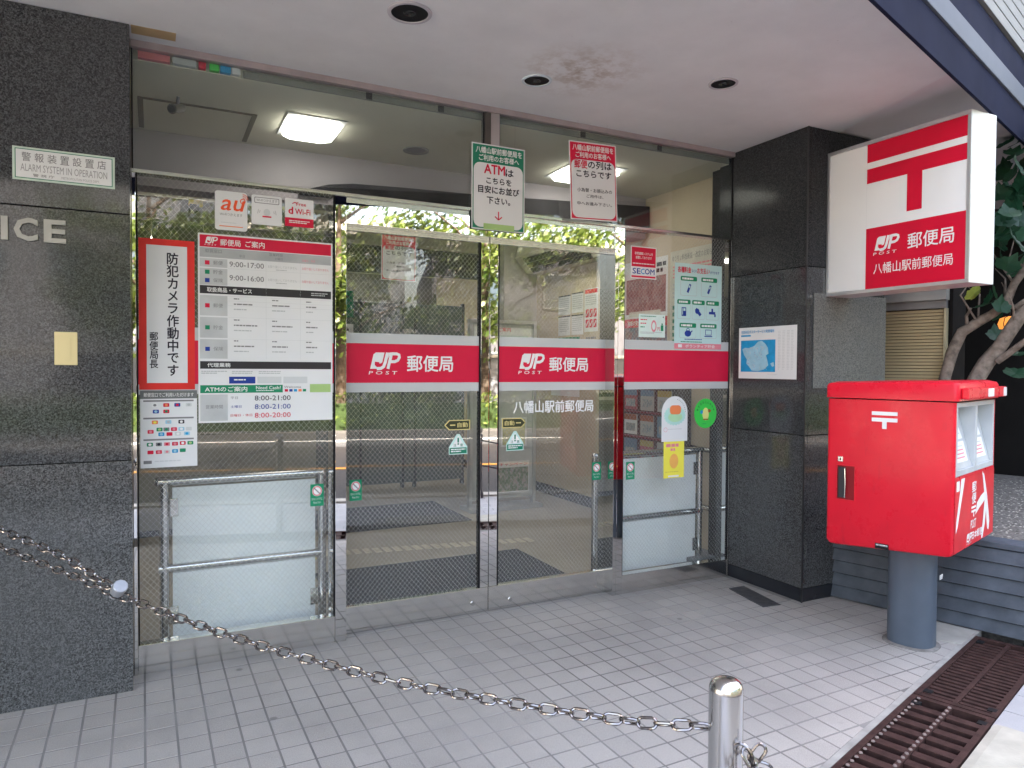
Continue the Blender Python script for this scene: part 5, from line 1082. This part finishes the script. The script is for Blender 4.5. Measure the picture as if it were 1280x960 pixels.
# ================================================================== PLANTER, SHUTTER, TREE, DARK RECESS
pn = thing('stone_planter', 'low planter wall of dark slate courses behind the postbox', 'planter', st(4.6, .9, 0))
for k in range(6):
    z = .006+k*.073; obj('slate_course', MB().hexa([st(*q) for q in ((4.276-.007, .30, z), (4.5, .30, z), (4.5, 1.80, z), (4.276-.007, 1.80, z), (4.284, .30, z+.067), (4.5, .30, z+.067), (4.5, 1.80, z+.067), (4.284, 1.80, z+.067))], .003), SLATE, pn)
    obj('slate_course', MB().hexa([st(*q) for q in ((4.51, .293, z), (7.2, .293, z), (7.2, .40, z), (4.51, .40, z), (4.51, .30, z+.067), (7.2, .30, z+.067), (7.2, .40, z+.067), (4.51, .40, z+.067))], .003), SLATE, pn)
obj('coping', MB().sbox(4.272, 4.42, .296, 1.8, .444, .474, .005), SLATE, pn); obj('core', MB().sbox(4.42, 7.2, .41, 1.9, -.1, .462), plain('exposed_aggregate', (.17, .16, .15), .85, 0, .5, 45, .8, 90), pn)
rn = random.Random(11); q = MB(); ico = [Vector(p) for p in ((0, 0, 1), (.89, 0, .45), (.28, .85, .45), (-.72, .53, .45), (-.72, -.53, .45), (.28, -.85, .45))]
for k in range(5200):
    c = st(rn.uniform(4.43, 6.9), rn.uniform(.42, 1.85), .460); r_ = rn.uniform(.003, .009); a = rn.uniform(0, 6.28); ca, sa = math.cos(a), math.sin(a)
    P = [c+Vector(((p.x*ca-p.y*sa)*r_*1.3, (p.x*sa+p.y*ca)*r_, p.z*r_*.8)) for p in ico]; q.add(P, [(0, 1, 2), (0, 2, 3), (0, 3, 4), (0, 4, 5), (0, 5, 1)])
gm, gt, gb = nodes('pebble_mix'); gg = gt.nodes.new('ShaderNodeNewGeometry'); lk(gt, ramp(gt, gg.outputs['Random Per Island'], [(0, (.05, .045, .04)), (.5, (.22, .20, .18)), (1, (.55, .52, .46))]), gb.inputs['Base Color']); gb.inputs['Roughness'].default_value = .7
o = obj('pebbles', q, gm, pn); o['kind'] = 'stuff'
# neighbouring wall, shutter and dark recess
nb = thing('shuttered_window', 'beige slatted window shutter in a narrow frame between the pillar and the dark recess', 'shutter', st(5.0, 1.55, .46))
obj('shutter_box', MB().sbox(4.96, 5.20, 1.36, 1.80, 1.785, 1.86, .004), plain('shutter_box_grey', (.33, .33, .31), .5), nb)
obj('head_rail', MB().sbox(4.985, 5.1, 1.365, 1.80, 1.735, 1.784, .002), plain('head_rail_grey', (.20, .20, .20), .5), nb)
obj('guide', MB().sbox(4.98, 5.06, 1.362, 1.376, .47, 1.734), plain('guide_cream', (.48, .44, .30), .4), nb)
for k in range(61):
    z = .475+k*.0206; obj('slat', MB().hexa([st(*p) for p in ((4.996, 1.377, z), (5.02, 1.377, z), (5.02, 1.80, z), (4.996, 1.80, z), (5.003, 1.377, z+.0175), (5.02, 1.377, z+.0175), (5.02, 1.80, z+.0175), (5.003, 1.80, z+.0175))]), SLAT, nb)
nw = thing('neighbouring_wall', 'dark brown neighbouring wall and doorway recess behind the planter tree', 'wall', st(7.5, 1.0, 0))
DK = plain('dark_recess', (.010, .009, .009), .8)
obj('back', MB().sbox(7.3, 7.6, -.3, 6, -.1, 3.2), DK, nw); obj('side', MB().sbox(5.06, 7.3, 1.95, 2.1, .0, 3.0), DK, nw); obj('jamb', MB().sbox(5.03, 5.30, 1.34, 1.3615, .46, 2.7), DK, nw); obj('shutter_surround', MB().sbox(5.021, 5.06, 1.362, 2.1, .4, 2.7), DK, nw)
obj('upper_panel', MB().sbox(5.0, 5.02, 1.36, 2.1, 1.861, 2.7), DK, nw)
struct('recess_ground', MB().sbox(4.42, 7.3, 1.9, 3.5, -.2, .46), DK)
t = thing('wall_lantern', 'small glowing orange lantern in the dark recess behind the tree', 'lantern', st(6.9, .93, 1.75))
lc = Vector((0, 0, 1.35))+(F_+Rv*((1262-640)/890.3)+Uv*((480-405)/890.3))*5.6
obj('shade', MB().lathe(lc, [(.02, -.06), (.065, -.045), (.080, 0), (.065, .045), (.02, .06)], 20), LANT, t)
for k in range(6): a = k*math.pi/3; obj('wire_rib', MB().tube([lc+Vector((math.cos(a)*r_, math.sin(a)*r_, z_)) for r_, z_ in ((.02, -.062), (.067, -.046), (.082, 0), (.067, .046), (.02, .062))], .003, 5), BLACK, t)
obj('arm', MB().tube([lc+Vector((0, 0, .07)), lc+Vector((0, 0, .2)), lc+Vector((0, 0, .3))], .006, 8), BLACK, t)
# tree in the planter
rn = random.Random(77)
tr = thing('planter_tree', 'pale barked young tree with big lobed leaves growing from the planter', 'tree', st(4.75, 1.15, .46))
def at(x, y, dep): return Vector((0, 0, 1.35))+(F_+Rv*((x-640)/890.3)+Uv*((480-y)/890.3))*dep
PT = [[(1165, 560, 4.35), (1176, 500, 4.3), (1182, 470, 4.3), (1190, 440, 4.3), (1203, 415, 4.28), (1222, 403, 4.25), (1240, 393, 4.2), (1257, 380, 4.15), (1268, 355, 4.1), (1282, 335, 4.1), (1300, 290, 4.0), (1310, 200, 4.0)],
      [(1200, 560, 4.3), (1212, 500, 4.2), (1221, 473, 4.2), (1233, 453, 4.2), (1250, 433, 4.15), (1268, 405, 4.1), (1286, 380, 4.1), (1310, 340, 4.0), (1340, 250, 3.9), (1350, 150, 3.9)]]
RD = [[.036, .034, .033, .032, .031, .027, .026, .025, .022, .020, .016, .010], [.050, .048, .047, .045, .040, .036, .034, .030, .022, .012]]
for P, r_ in zip(PT, RD): obj('trunk', MB().tube([at(*p)+Vector((rn.uniform(-.004, .004), 0, 0)) for p in P], [q_*rn.uniform(.94, 1.08) for q_ in r_], 12), BARK, tr)
for P, r_ in (([(1257, 382, 4.15), (1270, 384, 4.1), (1290, 370, 4.05), (1320, 350, 4.0)], [.017, .015, .013, .010]), ([(1246, 452, 4.15), (1262, 441, 4.1), (1285, 424, 4.0), (1320, 395, 3.9)], [.020, .018, .017, .013]), ([(1209, 408, 4.27), (1208, 395, 4.25), (1214, 385, 4.22)], [.012, .009, .006])):
    obj('branch', MB().tube([at(*p) for p in P], r_, 9), BARK, tr)
for k in range(14):
    P = PT[k % 2]; q0 = Vector(P[5+k % 5]); q1 = q0+Vector((rn.uniform(-26, 26), rn.uniform(-38, -14), rn.uniform(-.1, .1))); q2 = q1+Vector((rn.uniform(-16, 16), rn.uniform(-24, -6), 0))
    obj('twig', MB().tube([at(*q0), at(*q1), at(*q2)], [.007, .005, .002], 6), BARK, tr)
lobes = [(0, 0), (.24, -.08), (.42, .04), (.44, .18), (.56, .40), (.42, .46), (.34, .62), (.20, .66), (0, .98), (-.20, .66), (-.34, .62), (-.42, .46), (-.56, .40), (-.44, .18), (-.42, .04), (-.24, -.08)]
def leaf_me():
    m = MB(); P = [Vector((x, y, -.22*abs(x)+.10*math.sin(y*3.2)-.12*y*y)) for x, y in lobes]; c = Vector((0, .35, .03)); n = len(P); m.add(P+[c], [(i, (i+1) % n, n) for i in range(n)]); return m
lm = None; rn = random.Random(21)
def put_leaf(p, size, col=LEAFP):
    global lm
    if lm is None: o = obj('leaf', leaf_me(), col); lm = o.data
    else: o = bpy.data.objects.new('leaf', lm); COL.objects.link(o)
    e = Matrix.Rotation(rn.uniform(0, 6.28), 4, 'Z') @ Matrix.Rotation(R(rn.uniform(95, 165)), 4, 'X') @ Matrix.Rotation(rn.uniform(-.6, .6), 4, 'Y')
    o.matrix_world = Matrix.Translation(p) @ e @ Matrix.Scale(size, 4); o.parent = tr; o.matrix_parent_inverse = tr.matrix_world.inverted(); return o
for x, y, d_, s_ in [(1262, 200, 4.1, .12), (1275, 215, 4.0, .13), (1250, 250, 4.2, .12), (1258, 275, 4.15, .14), (1272, 265, 4.0, .12), (1280, 240, 4.0, .13), (1262, 235, 4.3, .12), (1252, 330, 4.2, .12), (1244, 372, 4.1, .13), (1252, 390, 4.1, .11), (1220, 385, 4.2, .12), (1276, 310, 4.0, .14), (1284, 300, 3.9, .12), (1270, 180, 4.2, .14), (1250, 185, 4.3, .12), (1263, 298, 4.2, .13), (1240, 400, 4.3, .11), (1262, 470, 4.2, .13), (1248, 425, 4.4, .12), (1275, 445, 4.2, .12), (1284, 190, 3.9, .14), (1290, 260, 3.9, .15), (1300, 320, 3.9, .14), (1256, 160, 4.2, .13), (1234, 380, 4.3, .10), (1272, 345, 4.3, .13), (1254, 218, 4.4, .12), (1268, 250, 4.35, .14)]: put_leaf(at(x, y, d_), s_)
for k in range(30):
    put_leaf(at(rn.uniform(1246, 1290), rn.uniform(150, 345), rn.uniform(3.9, 5.2)), rn.uniform(.08, .14))
for k in range(120):
    put_leaf(at(rn.uniform(1295, 1480), rn.uniform(60, 400), rn.uniform(3.5, 4.6)), rn.uniform(.10, .15))
ym, yt, yb = nodes('yellow_green_leaf'); yb.inputs['Base Color'].default_value = (.28, .34, .06, 1)
q = leaf_me(); o = obj('young_leaf', q, ym); o.matrix_world = Matrix.Translation(at(1213, 374, 4.18)) @ Matrix.Rotation(R(120), 4, 'X') @ Matrix.Scale(.12, 4); o.parent = tr; o.matrix_parent_inverse = tr.matrix_world.inverted()
# ================================================================== THE OTHER SIDE OF THE STREET (seen mirrored in the glass and steel)
def street_post(s, n, label):
    c = st(s, n, 0); t = thing('street_post', label, 'post', c, 'dark ball topped posts at the kerb'); m = plain('street_post_paint', (.06, .06, .075), .4, .3)
    obj('shaft', MB().lathe(c, [(.055, 0), (.055, .05), (.042, .07), (.040, .60), (.046, .62), (.046, .655), (.030, .665)], 20), m, t); obj('ball', MB().lathe(c, [(.0, .64), (.03, .66), (.044, .70), (.03, .74), (0, .76)], 18), m, t)
for i, s in enumerate((2.99, 5.0, 7.0, 9.0, .2, -1.8, -3.8)): 
    if s not in (.2,): street_post(s, -.49, ('dark ball topped post mirrored between the sliding doors', 'dark post at the kerb, second to the right', 'dark post at the kerb, third to the right', 'dark post at the kerb, fourth to the right', '', 'dark post at the kerb behind the camera to the left', 'dark post at the kerb far to the left')[i])
for a, b in ((2.99, 5.0), (5.0, 7.0), (7.0, 9.0)):
    t = thing('street_chain', 'double dark chain hanging between kerb posts, '+('nearest the sliding doors' if a < 3 else 'middle of three' if a < 6 else 'farthest along'), 'chain', st((a+b)/2, -.49, .5), 'chains between the kerb posts')
    for z0 in (.60, .34):
        obj('chain_strand', MB().tube([st(a+(b-a)*k/14, -.49, z0-.13*math.sin(math.pi*k/14)) for k in range(15)], .008, 6), MATS['street_post_paint'], t)
def crown(c, rx, ry, rz, n, size, rn, hollow=.35, clusters=26):
    m = MB(); cl = []
    for k in range(clusters):
        v_ = Vector((rn.gauss(0, 1), rn.gauss(0, 1), rn.gauss(0, 1))).normalized()*rn.uniform(hollow, 1) ** .6; cl.append((Vector((v_.x*rx, v_.y*ry, v_.z*rz)), rn.uniform(.16, .34)))
    for k in range(n):
        a, r_ = rn.choice(cl); v_ = Vector((rn.gauss(0, 1), rn.gauss(0, 1), rn.gauss(0, .7)))*r_*.55*max(rx, rz)
        p = c+a+v_; u_ = Vector((rn.gauss(0, 1), rn.gauss(0, 1), rn.gauss(0, 1))).normalized(); w_ = u_.orthogonal().normalized(); x_ = u_.cross(w_); s_ = size*rn.uniform(.6, 1.4)
        m.add([p-w_*s_, p+x_*s_*.5, p+w_*s_, p-x_*s_*.5], [(0, 1, 2, 3)])
    return m
def tree(s, n, h, r_, label, m, seed, leaves=9000, size=.080):
    rn_ = random.Random(seed); b = st(s, n, -.02); t = thing('street_tree', label, 'tree', b, 'trees along the far side of the street')
    tk = MB().tube([b, b+Vector((.05, .02, h*.25)), b+Vector((-.04, .05, h*.5)), b+Vector((.03, 0, h*.8))], [.16, .12, .09, .03], 10)
    for k in range(7):
        a = k*.9+rn_.random(); z = h*(.30+.07*k); tk.tube([b+Vector((0, 0, z)), b+Vector((math.cos(a)*r_*.4, math.sin(a)*r_*.4, z+h*.10)), b+Vector((math.cos(a)*r_*.8, math.sin(a)*r_*.8, z+h*.16))], [.05, .03, .012], 6)
    obj('trunk', tk, DBARK, t); o = obj('crown', crown(b+Vector((0, 0, h*.62)), r_, r_, h*.36, leaves, size, rn_), m, t)
tree(1.0, -9.3, 6.2, 2.0, 'sunny street tree across the road, mirrored in the left door', LEAFS, 1)
tree(4.3, -9.6, 7.2, 2.4, 'tall sunny street tree across the road, mirrored between the doors', LEAFS, 2)
tree(8.0, -9.2, 7.5, 2.7, 'broad street tree across the road, mirrored in the door header', LEAFS, 3)
tree(12.2, -9.6, 8.0, 3.0, 'dense street tree across the road, mirrored beside the right door', LEAFD, 4)
tree(17.0, -8.0, 9.0, 3.6, 'large dark street tree farther along the road', LEAFD, 5)
tree(23.0, -6.0, 9.0, 4.0, 'farthest dark street tree along the road', LEAFD, 6)
tree(-3.0, -9.8, 6.5, 2.2, 'street tree across the road mirrored in the far left glass', LEAFS, 7)
tree(13.5, -.8, 5.5, 1.7, 'green tree on the near pavement beyond the planter', LEAFD, 8, 4000)
hd = struct('hedge', MB().sbox(-12, 26, -9.15, -8.75, 0, .55), plain('hedge_core', (.03, .05, .015), .9)); hd['kind'] = 'stuff'
rn = random.Random(31); m = MB()
for k in range(15000):
    p = st(rn.uniform(-12, 26), rn.uniform(-9.25, -8.62), rn.uniform(.05, .78)); u_ = Vector((rn.gauss(0, 1), rn.gauss(0, 1), rn.gauss(0, 1))).normalized(); w_ = u_.orthogonal().normalized(); x_ = u_.cross(w_); s_ = rn.uniform(.03, .07)
    m.add([p-w_*s_, p+x_*s_*.5, p+w_*s_, p-x_*s_*.5], [(0, 1, 2, 3)])
obj('hedge_leaves', m, LEAFS, hd)
def block(s0, s1, n0, n1, h, label, m, rows, cols_):
    t = thing('far_building', label, 'building', st((s0+s1)/2, n1, 0), 'buildings across the street'); obj('wall', MB().sbox(s0, s1, n0, n1, 0, h), m, t); obj('parapet', MB().sbox(s0-.1, s1+.1, n1-.3, n1+.12, h+.003, h+.35), CONC, t)
    dw = (s1-s0)/cols_; dh = h/rows
    for r_ in range(rows):
        for c_ in range(cols_):
            a = s0+c_*dw+dw*.22; z = r_*dh+dh*.32
            f = obj('window', MB().sbox(a, a+dw*.56, n1+.001, n1+.06, z, z+dh*.45), ALU, t); obj('window_glass', MB().sbox(a+.06, a+dw*.56-.06, n1+.061, n1+.066, z+.06, z+dh*.45-.06), plain('far_glass', (.05, .07, .09), .05), f)
WT = plain('white_tiled_wall', (.16, .17, .19), .5, 0, .05, 2); GT = plain('grey_wall', (.10, .10, .11), .7, 0, .06, 1); BT = plain('buff_wall', (.16, .14, .11), .8, 0, .06, 1)  # wall colours darkened to stand for facades in shade
block(-12, -3.2, -22, -13, 7.5, 'pale tiled building across the street at the left', WT, 3, 5)
block(-2.6, 2.6, -22, -13.5, 5.0, 'white tiled building across the street behind the left trees', WT, 2, 3)
block(3.4, 14.2, -24, -14, 4.7, 'low grey building across the street behind the tall tree', GT, 2, 4)
block(15, 26, -24, -13, 9.0, 'buff building across the street at the right', BT, 3, 5)
wl = thing('garden_wall', 'long low block wall behind the hedge across the street', 'wall', st(7, -11.6, 0)); obj('wall', MB().sbox(-13, 30, -11.75, -11.6, 0, 1.6), WT, wl); obj('coping', MB().sbox(-13, 30, -11.8, -11.55, 1.603, 1.68), CONC, wl)

t = thing('steel_cabinet', 'row of tall grey steel cabinets at the back of the office', 'cabinet', (2.2, 9.4, 0))
for k in range(4): 
    cb = obj('cabinet_door', MB().box(.6+k*.62, 1.21+k*.62, 9.30, 9.34, .08, 2.2, .006), plain('cabinet_grey', (.20, .21, .21), .4), t); obj('handle', MB().box(1.12+k*.62, 1.14+k*.62, 9.28, 9.299, 1.0, 1.2), ALU, cb)
obj('carcass', MB().box(.58, 3.10, 9.341, 9.8, 0, 2.22), MATS['cabinet_grey'], t)
t = thing('roller_screen', 'dark roller screen case across the middle of the office ceiling', 'screen case', (2.0, 7.0, 2.4))
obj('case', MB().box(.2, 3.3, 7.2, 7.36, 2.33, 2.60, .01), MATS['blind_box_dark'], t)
for k in range(2): obj('end_cap', MB().box(.17+k*3.131, .199+k*3.131, 7.19, 7.37, 2.32, 2.61, .004), ALU, t)
